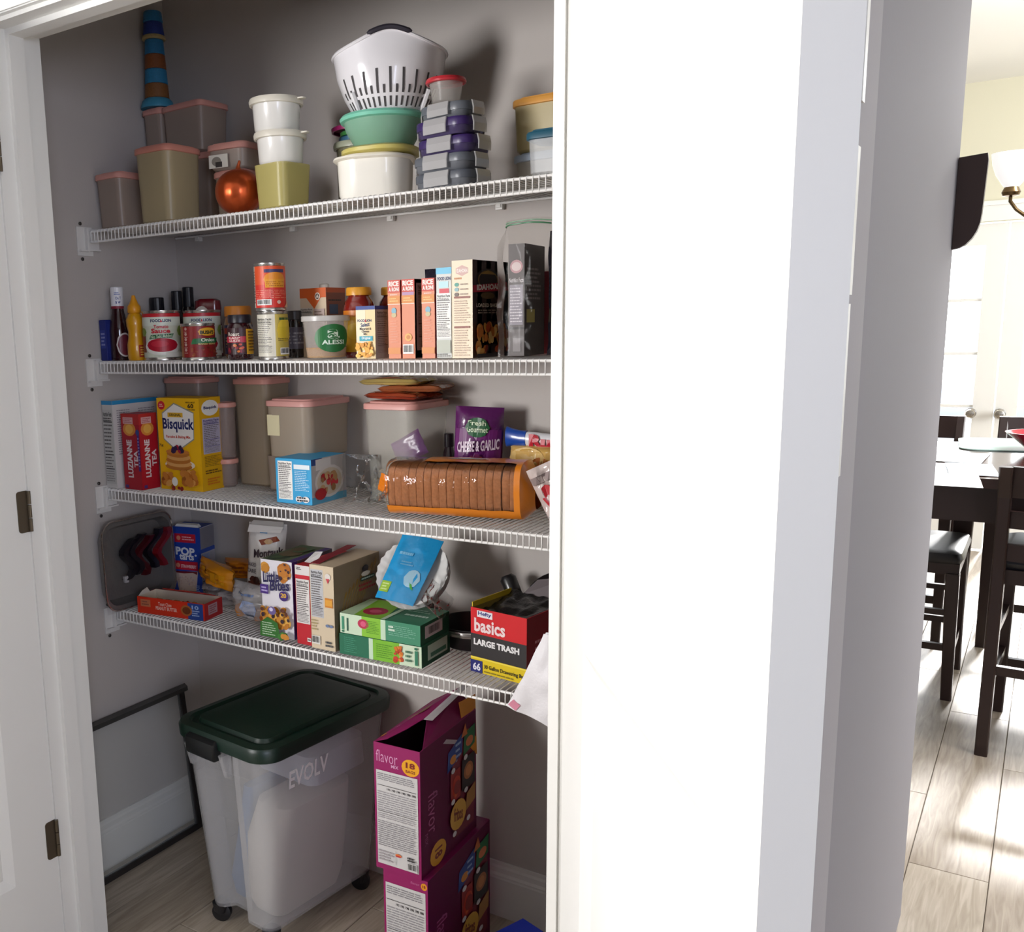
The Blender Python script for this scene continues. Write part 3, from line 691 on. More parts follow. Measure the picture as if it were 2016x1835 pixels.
# five clip-lid food boxes
SNAP = mat('cfcdcd', .12, clear=.48, coat=1); GLS = ('70737a', .35)
zk = Z1; specs = [('52565f', .136, .100, .031, 'lowest grey', 0), ('5d616a', .134, .098, .031, 'second grey', .02), ('3a2560', .130, .095, .031, 'lower purple', .03), ('3a2560', .127, .094, .031, 'upper purple', -.02), ('63676f', .114, .084, .028, 'topmost grey', .01)]
bx, by = .998, .085
for i, (c, w, d, h, nm, r_) in enumerate(specs):
    e = empty('clip_lid_box', (bx+(.003, -.003, .002, .0, .0)[i], by+.004*((i*7) % 3-1), zk+.0003), math.radians(-8)+r_, label='%s clip-lid food box in the stack of five on the top shelf' % nm, cat='food box', group='stacked clip-lid boxes')
    hb = h-.016
    ob('body', G().loft([rr(w*.86, d*.86, .02, 0, 4), rr(w*.92, d*.92, .022, .004, 4), rr(w*.96, d*.96, .022, hb+.006, 4)]), mat(GLS[0] if 'purple' not in nm else '4a3f66', .2, clear=.15), e, smooth=True)
    ob('lid', G().loft([rr(w*.985, d*.985, .024, hb, 4), rr(w, d, .026, hb+.003, 4), rr(w, d, .026, h-.003, 4), rr(w*.97, d*.97, .024, h-.0005, 4), rr(w*.86, d*.86, .02, h-.0005, 4), rr(w*.84, d*.84, .02, h-.003, 4)]), mat(c, .35), e, smooth=True)
    for sx_, sy_ in ((0, -1), (1, 0), (-1, 0), (0, 1)):
        L_ = (w if sx_ == 0 else d)*.44
        g = G()
        if sx_ == 0: g.loft([rr(L_, .003, .0012, .004, 2, 0, sy_*(d/2+.0055)), rr(L_, .0036, .0012, hb+.004, 2, 0, sy_*(d/2+.006)), rr(L_, .0036, .0012, h+.0005, 2, 0, sy_*(d/2+.003)), rr(L_*.96, .008, .0012, h+.0012, 2, 0, sy_*(d/2-.001))])
        else: g.loft([rr(.003, L_, .0012, .004, 2, sx_*(w/2+.0055), 0), rr(.0036, L_, .0012, hb+.004, 2, sx_*(w/2+.006), 0), rr(.0036, L_, .0012, h+.0005, 2, sx_*(w/2+.003), 0), rr(.008, L_*.96, .0012, h+.0012, 2, sx_*(w/2-.001), 0)])
        ob('snap_clip', g, SNAP, e)
    zk += h+.0016
x, y, R = cyl(857, 929, 178, .085)
round_tub('deli_cup', 'small clear deli cup with a red lid on top of the clip-lid boxes', bx-.012, .082, zk+.0004, .034, .047, ('d7d2cc', .75), 'c8323c', taper=.80, tab=False, lip=.005, lidh=.007)
# far right group
tub('storage_box', 'lower clear box by the door leaf at the right end of the top shelf', 1.155, .246, Z1, .165, .10, .066, 0, ('c9c2b4', .6), 'a9b6c6', .02, .93)
tub('storage_box', 'yellowish box with an orange lid at the right end of the top shelf', 1.155, .246, Z1+.0745, .170, .10, .098, 0, ('c7b684', .3), 'e0a04c', .02, .95)
tub('storage_box', 'clear box with a dark teal lid at the front right end of the top shelf', 1.232, .062, Z1, .095, .085, .072, math.radians(4), ('d9dadb', .7), '23576b', .015, .93)
# ================================================================== second shelf
RED = 'c8202c'; NAVY = '232b5e'
# small blue box against the wall
c = carton('small_box', 'small dark blue box leaning against the left wall on the second shelf', (.006, .012), (.030, .012), .115, .103, Z2, '1e2a78')
p_ = P(c, 'F'); p_.rect(.1, .3, .9, .75, '2c3c94').rows(.2, .35, .8, .7, 4, '8a92c8', .5); p_.done(c)
p_ = P(c, 'R'); p_.rect(.05, .1, .95, .9, '26327f').rows(.15, .2, .85, .8, 8, '6e78b8'); p_.done(c)
# bottle of dark syrup with white neck label
def bottle(name, label, pxl, pxr, row, Y, prof, col, z=Z2, cat='bottle', clear=0, rough=.12, capat=None, cap=None, group=None, Rm=None, n=36, sy=1, rot=0):
    x, y, R = cyl(pxl, pxr, row, Y); R = Rm or R
    e = empty(name, (x, y, z+.0003), rot, label=label, cat=cat, group=group)
    ob('body', G().lathe([(r*R, zz_) for r, zz_ in prof], n, sy=sy), mat(col, rough, clear=clear, coat=.5), e, smooth=True)
    if cap:
        rc, z0, z1, cc = cap; g = G(); k = 40; rings = []
        for zz_, q in ((z0, 1), (z1-.002, .98), (z1, .9)):
            rings.append([(rc*R*q*(1+.015*(i % 2))*math.cos(2*math.pi*i/k), rc*R*q*(1+.015*(i % 2))*math.sin(2*math.pi*i/k), zz_) for i in range(k)])
        ob('cap', g.loft(rings), mat(cc, .35), e)
    return e, x, y, R
e, x, y, R = bottle('syrup_bottle', 'slim dark red bottle with a white neck band near the left wall', 220, 256, 705, .045,
    [(0, 0), (.92, 0), (1, .004), (1, .075), (.9, .095), (.68, .118), (.62, .130), (.60, .175), (0, .175)], '2a0c12', cap=(.66, .168, .184, 'e9e9ee'), Rm=.0245)
q = cylprint(e, .0156, .045, x, y, 300, 0, .130, rough=.5); q.rect(0, 0, 1, 1, 'e9e8ee').rect(0, 0, 1, .14, '8a1a30').text("On T", .45, .50, .62, .66, '2f3d8a').text('a w', .45, .28, .6, .42, '2f3d8a').rows(.42, .75, .6, .92, 2, '4a66b0'); q.done(e, 'neck_label')
q = cylprint(e, .0241, .066, x, y, 200, 55, .006); q.ell(.4, .5, .28, .46, 'cfc6c0').ell(.4, .5, .24, .40, '6f2433'); q.done(e, 'front_label')
# mustard bottle
e, x, y, R = bottle('mustard_bottle', 'yellow squeeze bottle with a pointed cap on the second shelf', 254, 286, 703, .035,
    [(0, 0), (.88, 0), (1, .006), (1, .040), (.84, .055), (.80, .070), (.95, .085), (.98, .100), (.70, .114), (.58, .117), (0, .117)], 'd99a12', Rm=.0225, rough=.3)
ob('cap', G().lathe([(.0155, .117), (.0170, .119), (.0165, .133), (.012, .139), (.006, .152), (.0045, .160), (0, .161)], 24), mat('e0971a', .35), e, smooth=True)
q = cylprint(e, .0226, .03, x, y, 90, 60, .008); q.rect(0, 0, 1, 1, 'a8341c').rows(.1, .1, .9, .9, 4, 'e8c052'); q.done(e, 'side_label')
# tomato sauce can, in front
def sauce_can(name, label, a):
    e, q = can(*a, 'd8dcc8', group='tomato sauce cans')
    q.rect(0, .92, 1, 1, RED).rect(0, .72, 1, .92, 'dfe6d8')
    q.text('FOOD LION', .30, .80, .68, .87, NAVY, .04).poly([(.475, .8), (.5, .88), (.52, .8)], RED)
    q.rect(0, .12, .17, .5, '7f3f34').ell(.10, .58, .10, .10, '7f9a4a').ell(.90, .60, .10, .12, '8aa04c').ell(.06, .40, .08, .10, '9c2c28')
    q.text('Tomato', .36, .66, .62, .74, 'c42838', .03).text('Sauce', .31, .55, .65, .66, 'c42838', .04)
    q.ell(.50, .25, .34, .20, 'e8e6dc').ell(.50, .28, .29, .155, 'b3152c').ell(.45, .31, .16, .07, 'c8283c').poly([(.27, .42), (.70, .45), (.71, .54), (.28, .51)], '24603c').text('No Salt Added', .30, .445, .68, .52, 'cfe0c0', .02, slant=.03)
    q.rect(.55, .0, .9, .12, 'd9d8cc')
    q.facts(.9, .05, 1, .7); q.done(e, 'printing')
    return e
sauce_can('', '', ('sauce_can', 'large tomato sauce can with white and green label, front left', 284, 359, 704, .060, 612, Z2))
sauce_can('sauce_can', '', ('sauce_can', 'second tomato sauce can, partly hidden behind the baked beans can', 364, 438, 700, .138, 611, Z2))
# baked beans can
e, q = can('bean_can', 'red and green baked beans can in front of the second sauce can', 358, 426, 703, .045, 637, Z2, '8c2a22')
q.rect(0, 0, .16, 1, 'a86a34').rect(.16, 0, 1, 1, '8f1f1f')
for i in range(5): q.ell(.24, .92-.17*i, .035, .05, 'c9a49a').rows(.20, .80-.17*i, .29, .84-.17*i, 1, 'c9a49a', .6, i)
q.ell(.70, .82, .20, .13, 'e2a828').rect(.52, .72, .86, .86, 'e2a828').text("BUSH'S", .54, .74, .84, .86, '1d2a20', .05)
q.poly([(.36, .42), (1, .46), (1, .62), (.40, .60)], '1f6b38').text('Onion', .55, .50, .85, .61, 'f0eee0', .02, slant=.0).text('BAKED BEANS', .5, .40, .88, .455, 'd8c27a')
q.food(.35, .02, 1, .36, ['7c2c18', '96401f', '6a2012', 'a5552c'], 26, .13); q.done(e, 'printing')
# dark caps behind
e, x, y, R = bottle('sauce_bottle', 'dark bottle with a glossy black cap and orange collar behind the sauce can', 296, 333, 700, .20,
    [(0, 0), (.95, 0), (1, .004), (1, .085), (.8, .105), (.72, .122), (0, .122)], '3a1512', cap=(.78, .122, .160, '14131a'))
ob('collar', G().lathe([(R*.80, .108), (R*.86, .110), (R*.86, .121), (R*.78, .122)], 28, c0=False, c1=False), mat('a8521e', .4), e, smooth=True)
bottle('sauce_bottle', 'black capped bottle behind the cans, left of the tallest cap', 343, 365, 700, .235,
    [(0, 0), (1.35, 0), (1.4, .004), (1.4, .10), (1.0, .120), (.9, .126), (0, .126)], '1a1216', cap=(.95, .126, .176, '101018'))
bottle('sauce_bottle', 'tallest black capped bottle behind the cans on the second shelf', 365, 388, 700, .265,
    [(0, 0), (1.2, 0), (1.25, .004), (1.25, .11), (1.0, .128), (.9, .134), (0, .134)], '1a1216', cap=(.95, .134, .186, '101018'))
# ketchup bottle upside down look: flat oval bottle
x, y, R = cyl(386, 437, 640, .225)
e = empty('ketchup_bottle', (x, y, Z2+.0003), math.radians(30), label='dark red squeeze ketchup bottle behind the baked beans can', cat='bottle')
ob('body', G().loft([rr(.066, .036, .016, 0, 5), rr(.074, .042, .018, .006, 5), rr(.074, .042, .018, .07, 5), rr(.062, .036, .016, .095, 5), rr(.070, .040, .018, .125, 5), rr(.066, .036, .016, .145, 5), rr(.05, .026, .012, .150, 5)]), mat('6e0f1c', .25, coat=.5), e, smooth=True)
q = Print(.05, .05, lambda u, v, e_: (-.03+.05*u, -.0206-e_-.0007, .088+.05*v)); q.ell(.35, .45, .38, .42, 'd9cfc2').ell(.4, .5, .2, .2, 'b8b09c'); q.done(e, 'front_label')
# peanut butter jar
x, y, R = cyl(444, 499, 690, .150)
e = empty('peanut_butter_jar', (x, y, Z2+.0003), label='peanut butter jar with an orange lid behind the preserves jar', cat='jar')
ob('body', G().lathe([(0, 0), (R*.92, 0), (R, .005), (R, .085), (R*.9, .098), (R*.85, .100), (0, .100)], 36), mat('9a6c3c', .3, coat=.4), e, smooth=True)
ob('lid', G().lathe([(R*.90, .100), (R*.97, .1015), (R*.97, .122), (R*.93, .125), (0, .125)], 40), mat('d08022', .4), e, smooth=True)
q = cylprint(e, R+.0004, .07, x, y, 160, 0, .010); q.rect(0, 0, 1, 1, '2a2c58').rect(0, .7, 1, .9, 'b93a28').rows(.1, .2, .9, .6, 4, 'c9b98a'); q.done(e, 'front_label')
# preserves jar
x, y, R = cyl(449, 500, 704, .045)
e = empty('preserves_jar', (x, y, Z2+.0003), label='dark fruit preserves jar with a red and yellow label at the shelf front', cat='jar')
ob('body', G().lathe([(0, 0), (R*.9, 0), (R, .004), (R*.97, .03), (R, .045), (R, .070), (R*.88, .080), (R*.82, .083), (0, .083)], 36), mat('2b0a12', .08, coat=1), e, smooth=True)
ob('lid', G().lathe([(R*.84, .083), (R*.90, .084), (R*.90, .099), (R*.86, .102), (0, .102)], 40), mat('1d1822', .35), e, smooth=True)
q = cylprint(e, R+.0004, .060, x, y, 150, 0, .012); q.rect(0, 0, .68, 1, '351018').rect(.68, .0, 1, .95, 'd9a22a').rect(.0, .45, .66, .68, 'b3223c')
q.text('Roast', .12, .70, .48, .84, 'e8dcd0', .02).text('RASP', .14, .58, .50, .66, 'f0d8d0', .02).text('GLAZE', .14, .48, .50, .56, 'f0d8d0', .02).food(.05, .02, .64, .42, ['c9442c', '8c2030', 'd9722c', '5a1420'], 14, .2)
q.rows(.72, .1, .96, .9, 7, '6a4a1c'); q.done(e, 'front_label')
# two stacked cans
e, q = can('corn_can', 'vegetable can with a yellow and white label, lower of the two stacked', 509, 570, 702, .050, 613, Z2, 'd8d0b4')
q.rect(0, 0, .55, 1, 'ddd8c8').rect(.55, 0, 1, 1, 'c4ae52').facts(.05, .06, .50, .94, 'ddd8c8').ell(.80, .62, .22, .28, 'e0c23a').rect(.6, .45, 1, .7, 'd9bc34').rows(.64, .84, .94, .92, 1, '3a5a30', .7)
q.rows(.6, .36, .95, .44, 2, '7a6a2c').bars(.64, .04, .9, .2); q.done(e, 'printing')
h0 = .1065
x, y, R = cyl(509, 570, 702, .050); hh_ = zat(x, y-R*.8, 613)-Z2
e, q = can('ravioli_can', 'orange red can stacked on top of the yellow labelled vegetable can', 502, 564, 600, .050, 518, Z2+hh_+.0008, 'd8402a')
q.rect(0, 0, .10, 1, 'cfc6b8').rows(.015, .1, .09, .9, 12, '4a403a').rect(.1, .0, 1, .55, 'd8352a').rect(.10, .55, 1, 1, 'e0562c').rect(.38, .84, .85, .92, '3c3a6a').ell(.62, .68, .26, .17, 'e8922a').rect(.40, .48, .85, .68, 'e8a02c')
q.rows(.42, .50, .83, .64, 3, 'c07018').rect(.38, .24, .52, .44, 'e0605a').rows(.15, .22, .95, .44, 5, 'e88a70', .3).bars(.18, .06, .52, .2).ell(.68, .13, .05, .045, 'e8c8b8').poly([(.82, 0), (1, .2), (1, 0)], 'e8c29a'); q.done(e, 'printing')
e, x, y, R = bottle('dark_jar', 'dark jar standing behind the stacked cans, left of the crumb tub', 566, 602, 700, .15,
    [(0, 0), (.95, 0), (1, .004), (1, .078), (.85, .088), (0, .088)], '1f1a18', cap=(.9, .088, .108, '3a3634'), cat='jar')
q = cylprint(e, R+.0004, .05, x, y, 150, 0, .02); q.rect(0, 0, 1, 1, '55505a').rows(.1, .2, .9, .8, 4, '9a959a'); q.done(e, 'front_label')
# broth carton
c = yl_carton('broth_carton', 'orange and cream broth carton behind the crumb tub', 594, 645, 688, 690, .150, 566, Z2, 'd6c2a4', d=.075)
p_ = P(c, 'F'); p_.rect(0, .86, 1, 1, 'd9652a').poly([(.05, .97), (.98, .97), (.55, .70)], 'd9652a').ell(.68, .88, .10, .055, 'f0e4d4').ell(.68, .88, .07, .04, '5a4034').poly([(.62, .86), (.68, .915), (.74, .86)], 'e8ddd0').facts(0, .3, .5, .72, 'c9c2b4').rect(.56, .40, .95, .70, 'b9a49c').rows(.58, .42, .93, .68, 6, '7a6458'); p_.done(c)
p_ = P(c, 'R'); p_.rect(0, 0, 1, .93, '8a4a34').rect(0, .93, 1, 1, 'c8582a').rect(.15, .62, .6, .76, '3a4a64').rows(.1, .8, .8, .84, 1, '2c2420'); p_.done(c)
ob('spout_cap', G().lathe([(0, 0), (.012, 0), (.012, .008), (.009, .010), (0, .010)], 20), mat('ede6dc', .4), c, (SIZES[c.name][0]*.6, .035, SIZES[c.name][2]), smooth=True)
# pasta sauce jars
def sauce_jar(label, pxl, pxr, Y):
    x, y, R = cyl(pxl, pxr, 690, Y)
    e = empty('pasta_sauce_jar', (x, y, Z2+.0003), label=label, cat='jar', group='pasta sauce jars with yellow lids')
    ob('body', G().lathe([(0, 0), (R*.88, 0), (R, .006), (R, .105), (R*.9, .120), (R*.66, .132), (R*.66, .136), (0, .136)], 40), mat('7a1a12', .08, coat=1), e, smooth=True)
    ob('lid', G().lathe([(R*.68, .134), (R*.80, .135), (R*.80, .149), (R*.75, .152), (0, .1515)], 40), mat('d9982a', .35), e, smooth=True)
    q = cylprint(e, R+.0004, .09, x, y, 150, 0, .012); q.rect(0, 0, 1, 1, 'd9a828').rect(0, .85, 1, 1, 'c9741c').ell(.4, .5, .25, .2, 'e8c23a').rows(.5, .3, .9, .7, 5, '8a4a18').ell(.75, .08, .15, .07, '3f7a2c'); q.done(e, 'front_label')
sauce_jar('pasta sauce jar with a yellow lid behind the crumb tub', 678, 740, .135)
sauce_jar('second yellow lidded pasta sauce jar, behind the orange rice boxes', 746, 808, .215)
# crumb tub
x, y, R = cyl(594, 688, 640, .062)
e = round_tub('crumb_tub', 'clear plastic tub of crumbs with a round green sticker', x, y, Z2, R*.97, .090, ('cfc8c2', .72), None, taper=.84)
ob('lid', G().lathe([(R*.97, .080), (R*1.02, .081), (R*1.02, .091), (R*.98, .0925), (0, .0925)], 44, c0=False), mat('d3cfcb', .3, clear=.3), e, smooth=True)
ob('crumbs', G().lathe([(0, .003), (R*.80, .003), (R*.84, .020), (R*.85, .024), (R*.5, .030), (0, .026)], 36), mat('c49a6a', .9, bump=.6, bscale=500, var=.3), e, smooth=True, kind='stuff')
q = cylprint(e, R*.885, .060, x, y, 120, 18, .014, R2=R*.955); q.ell(.52, .5, .43, .5, '1f6a34').text('a', .38, .48, .66, .82, 'cfe0d0', .02).text('ALESSI', .26, .28, .78, .44, 'd9e8da', .03); q.done(e, 'sticker')
# mac and cheese
c = yl_carton('pasta_box', 'small white and orange macaroni box with a navy top stripe', 703, 740, 766, 704, .022, 602, Z2, 'e8d9b4')
p_ = P(c, 'F'); p_.rect(0, 0, 1, .93, 'ead2a0').rect(0, .93, 1, 1, '27408a').rect(0, .1, .5, .93, 'efe2c4').text('FOOD LION', .08, .70, .82, .75, NAVY, .04).poly([(.46, .70), (.5, .76), (.54, .70)], RED).text('Select', .25, .61, .72, .69, '1f3a6a', .02, slant=.02)
p_.text('Macaroni &', .2, .55, .8, .595, '3a2a24').text('Cheese', .3, .50, .7, .545, '3a2a24').text('Mix', .4, .455, .6, .49, '3a2a24').rect(.18, .34, .88, .43, '2fa0b4').text('Original', .3, .36, .76, .42, 'f0f4f4', .02).food(.02, .02, .98, .33, ['e8a83a', 'f0bc50', 'd9922c', 'f4cc6c'], 36, .16); p_.done(c)
p_ = P(c, 'R'); p_.rect(0, .93, 1, 1, '27408a').rect(0, 0, 1, .93, 'a8a09c').facts(.08, .08, .92, .92, 'a8a09c', '3a3436'); p_.done(c)
# three rice boxes
def rice(label, xl, xc, top, side, Y=.020, row=704, alt=0):
    c = yl_carton('rice_box', label, xl, xc, 0, row, Y, top, Z2, 'd98a5c', d=.115, group='orange rice mix boxes', side=side)
    p_ = P(c, 'F'); p_.rect(0, 0, 1, 1, 'dd8a66').rect(0, .84, 1, 1, 'c9402c').text('RICE', .08, .92, .9, .985, 'f4e4dc', .05).text('A RONI', .08, .855, .92, .91, 'f4e4dc', .05)
    if alt: p_.rect(.05, .80, .95, .84, 'b58cb0')
    else: p_.rows(.2, .80, .8, .83, 1, 'f0d0c0')
    p_.rect(0, .70, 1, .80, 'd98a3c').rows(.15, .72, .85, .78, 2, 'e8c07a').rect(0, .69, 1, .70, 'f0e0d0')
    if alt: p_.ell(.5, .27, .28, .05, 'e8b060').ell(.5, .27, .16, .028, 'c9803c').bars(.08, .06, .9, .18)
    else: p_.ell(.5, .61, .2, .04, '7fb0c4').ell(.5, .555, .2, .03, 'c9b88a').rows(.2, .2, .8, .5, 9, 'e8a88c', .3).rect(0, .06, 1, .14, 'dd8e4c')
    p_.done(c); return c
rice('orange rice mix box, leftmost of the three', 766, 790, 551, '7c1420')
c = rice('orange rice mix box in the middle, with a barcode near its foot', 793, 818, 549, '6a6068', alt=1)
p_ = P(c, 'R'); p_.rect(.0, 0, 1, 1, '7a7076').facts(.05, .1, .9, .95, '7a7076', '2c2628'); p_.done(c)
rice('orange rice mix box, rightmost of the three, beside the white box', 832, 857, 547, '7c1420')
# dark snack bag behind, white box, potato box
def pouch(name, label, w, h, t, loc, rz, col, tilt=0, cat='bag', amp=.10, seed=1, rough=.25, group=None, top=.06, m=None, rx=0, bump=.5, parent=None, sq=.55):
    """pillow bag, local x width, z height; crimped ends"""
    nu, nv = 18, 24; rnd_s = seed*7.31
    def f(s_):
        def fn(u, v):
            a = max(0, 1-(2*u-1)**2); b = max(0, min(1, v/.10))*max(0, min(1, (1-v)/(top*2.2)))
            th = t/2*(a**sq)*(b**min(.6, sq+.1))
            nz = noise3(u*3.1+rnd_s, v*4.3, s_)*amp*t*a*b + noise3(u*8+rnd_s, v*9, s_+3)*amp*.5*t*(a*b+.15)
            edge = .010*noise3(v*5+rnd_s, u*2)*w*4*(abs(2*u-1)**3)
            return ((u-.5)*w+edge, s_*(th+.0004)+nz, v*h)
        return fn
    g = G(); g.grid(f(-1), nu, nv); q = G().grid(f(1), nu, nv)
    o_ = len(g.v); g.v += q.v; g.f += [[i+o_ for i in ff][::-1] for ff in q.f]; g.m += q.m
    o = ob(name, g, m or mat(col, rough, bump=bump, bscale=45, coat=.5), parent, loc, (rx, tilt, rz), smooth=True, **({} if parent else dict(label=label, cat=cat, group=group)))
    BF[o.name] = (f(-1), w, h)
    return o
BF = {}
def PB(o):
    f, w, h = BF[o.name]
    def fn(u, v, e):
        p = f(u, v); return (p[0], p[1]-e*3-.0012, p[2])
    q = Print(w, h, fn, .35, .008)
    old = q._put
    return q
a = at(824, 700, 1, .235)
pouch('snack_bag', 'dark foil snack bag standing behind the rice boxes', .13, .188, .04, (a.x+.070, .262, Z2+.0015), math.radians(3), '1c1a2c', seed=3)
c = yl_carton('cereal_box', 'tall white box with a blue top stripe, left of the potato box', 860, 890, 0, 703, .020, 526, Z2, 'd9dad6', d=.125)
p_ = P(c, 'F'); p_.rect(0, .93, 1, 1, '6cbfe0').text('FOOD LION', .1, .86, .95, .90, NAVY, .04).rect(.2, .78, .8, .85, 'b9dfe6').rect(.22, .72, .85, .77, 'd0404c').facts(.03, .22, .97, .72).rect(.05, .06, .95, .20, 'b8bcae').rows(.05, .015, .95, .055, 2, '6a6860'); p_.done(c)
c = yl_carton('potato_box', 'tall potato mix box with a cream spine and dark brown front', 891, 931, 975, 701, .018, 511, Z2, 'e8d2b0', d=.150, side='3a2620')
p_ = P(c, 'F'); p_.rect(0, 0, 1, 1, 'eedcc0').poly([(.2, .92), (.5, .95), (.8, .92), (.8, .87), (.5, .84), (.2, .87)], 'cfa8a0').text('IDAHOAN', .24, .875, .76, .915, 'f4e8e0', .03).rows(.12, .80, .5, .835, 1, 'c98a5a')
for i, cc in enumerate(('4a9a8a', '8ab0b4', '6a5a50')): p_.ell(.24, .755-.05*i, .11, .02, cc).rows(.42, .745-.05*i, .8, .77-.05*i, 1, '9a8676')
p_.rect(.12, .615, .88, .635, '8a4a3a').rows(.12, .36, .88, .60, 10, 'b49a86', .35).rect(.12, .31, .88, .33, '8a4a3a').rows(.12, .02, .88, .30, 11, 'b49a86', .35); p_.done(c)
p_ = P(c, 'R'); p_.rect(0, 0, 1, 1, '3a2620').ell(.42, .80, .34, .12, '1e1614').ell(.42, .80, .28, .10, '8a6a30').ell(.42, .80, .26, .09, '2c211c').poly([(.2, .86), (.42, .90), (.64, .86)], 'a8823c').poly([(0, .74), (.95, .79), (1, .70), (0, .67)], 'b01f34')
p_.text('IDAHOAN', .10, .70, .78, .76, 'f0e4d8', .05, slant=.02).ell(.40, .64, .2, .035, '6a5230').text('LOADED BAKED', .08, .52, .74, .56, 'd9ccb8', .02).rows(.12, .45, .8, .50, 2, '9a8a78').food(.0, .02, .98, .40, ['c8742c', 'e0a04c', 'b3481c', 'e8bc70', '8a3014'], 46, .16).rect(0, 0, 1, .04, '1c1412'); p_.done(c)
# zip bag holding two dark boxes
c1 = carton('mix_box', 'brown mix box with a printed facts panel inside the zip bag', (1.124, .075), (1.156, .078), .115, .212, Z2+.0012, '564a48')
p_ = P(c1, 'F'); p_.rect(0, 0, 1, 1, '4c4444').ell(.5, .80, .40, .06, 'b88a90').ell(.5, .80, .3, .04, 'd8c4c4').text('Nutrition Facts', .05, .66, .95, .70, 'd9d4d8', .02).rect(.08, .28, .92, .64, '8a8490').rows(.12, .30, .88, .62, 12, 'cfcad2', .4).rect(0, .24, 1, .26, '2a2426').rect(.3, .04, .8, .16, '7c7678'); p_.done(c1)
p_ = P(c1, 'R'); p_.rect(0, 0, 1, 1, '3c3534').rect(.1, .30, .5, .42, 'b9ac5c').rows(.1, .5, .8, .8, 8, '8a8280'); p_.done(c1)
carton('mix_box', 'second mix box with a pink end inside the zip bag', (1.112, .215), (1.146, .217), .075, .165, Z2+.0012, 'a84450')
CLR = mat('f4f2f0', .12, film=.10, bump=.35, bscale=35)
zb_ = empty('zip_bag', (1.105, .055, Z2+.0002), math.radians(2), label='clear zip bag with a green seal around two mix boxes, right end', cat='bag')
g = G(); W_, H_ = .092, .262
def zf(s_):
    def fn(u, v):
        th = (.072 if v < .8 else .072*(1-(v-.8)/.2)**.8)
        return ((u-.10)*W_*1.05+.004*noise3(v*5, u*3, s_), s_*th*min(1, 6*u+.15)*min(1, 6*(1-u)+.15)+.075+.006*noise3(u*4, v*6, s_), v*H_+.004*math.sin(u*3)*(v > .5))
    return fn
g.grid(zf(-1), 14, 24).grid(zf(1), 14, 24); ob('film', g, CLR, zb_, smooth=True)
ob('zip_seal', G().tube([(lambda p: (p[0], p[1]-.001, p[2]))(zf(-1)(u/12, .955)) for u in range(13)], .0016, 5), mat('4c8a62', .4), zb_, smooth=True)
ob('zip_seal', G().tube([(lambda p: (p[0], p[1]-.001, p[2]))(zf(-1)(u/12, .978)) for u in range(13)], .0012, 5), mat('7fae8c', .4), zb_, smooth=True)
# dark bag at the very end with yellow tab
b_ = pouch('coffee_bag', 'black foil bag with a yellow folded top at the right end of the second shelf', .13, .232, .05, (1.262, .090, Z2+.0015), math.radians(-6), '15141c', seed=5)
q = PB(b_); q.rect(.12, .90, .75, .99, 'd99a24').poly([(.12, .0), (.30, .0), (.20, .38)], 'd9d8d2').poly([(.25, .60), (.45, .76), (.32, .50)], 'b9b9c6').rect(.3, .2, .8, .5, '2c3a7a'); q.done(b_)
# ================================================================== third shelf
def yl_tub(name, label, xl, xc, xr, row, Y, z, h, d=None, **kw):
    a = at(xl, row, 1, Y); b = at(xc, row, 1, Y); d = d or at(xr, row, 0, b.x).y-Y; w = b.x-a.x
    return tub(name, label, a.x+w/2, Y+d/2, z, w, d, h, 0, **kw)
# white box with blue top, at the wall
yA = at(174, 960, 0, .005).y; 
b = at(202, 964, 2, Z3); 
c = carton('cereal_box', 'white box with a bright blue top stripe against the left wall', (.004, .003), (.0445, .003), .158, zat(.0445, .0015, 790)-Z3, Z3, 'cfccc8')
p_ = P(c, 'F'); p_.rect(0, .955, 1, 1, '2f8fc4').facts(.05, .05, .95, .90, 'c4c2be'); p_.done(c)
p_ = P(c, 'R'); p_.rect(0, .955, 1, 1, '2f8fc4').rect(0, 0, 1, .955, 'd6d2d0').rows(.08, .38, .45, .90, 20, '8a8088', .35).rows(.55, .45, .95, .90, 18, '8a8088', .35).ell(.55, .10, .42, .10, 'e6e0dc').food(.25, .04, .85, .34, ['8a3a1c', 'c08048', '5a2414', 'd9a868', '3f5a24'], 16, .3); p_.done(c)
# tea box: the right-hand and left-hand panels meet at its near corner
c = yl_carton('tea_box', 'red tea box with two upright white titles, beside the yellow baking mix', 247, 281, 316, 960, .013, 816, Z3, 'b81c30')
for w_, k in (('F', 0), ('R', 1)):
    p_ = P(c, w_); p_.rect(0, 0, 1, 1, 'b01628' if k else 'a8182a').rect(0, .86, 1, 1, 'b82a2a').ell(.45, .80, .36, .09, 'd98a3a').ell(.45, .80, .22, .06, 'e8b050').rect(.12, .87, .68, .955, 'd9a8a8').rows(.16, .88, .64, .945, 3, 'b86a70')
    p_.text('LUZIANNE', .22 if k else .26, .16, .52 if k else .56, .66, 'e4d4d4', .04, turn=1).text('TEA', .60 if k else .64, .30, .86, .52, 'e4d4d4', .03, turn=1)
    if not k: p_.rect(.88, .25, 1, .78, '4a2a78').ell(.92, .76, .10, .04, '3a4a8a').rows(.9, .3, .99, .7, 10, '9a8ac0')
    p_.rect(.08, .02, .26, .06, '4a2f78'); p_.done(c)
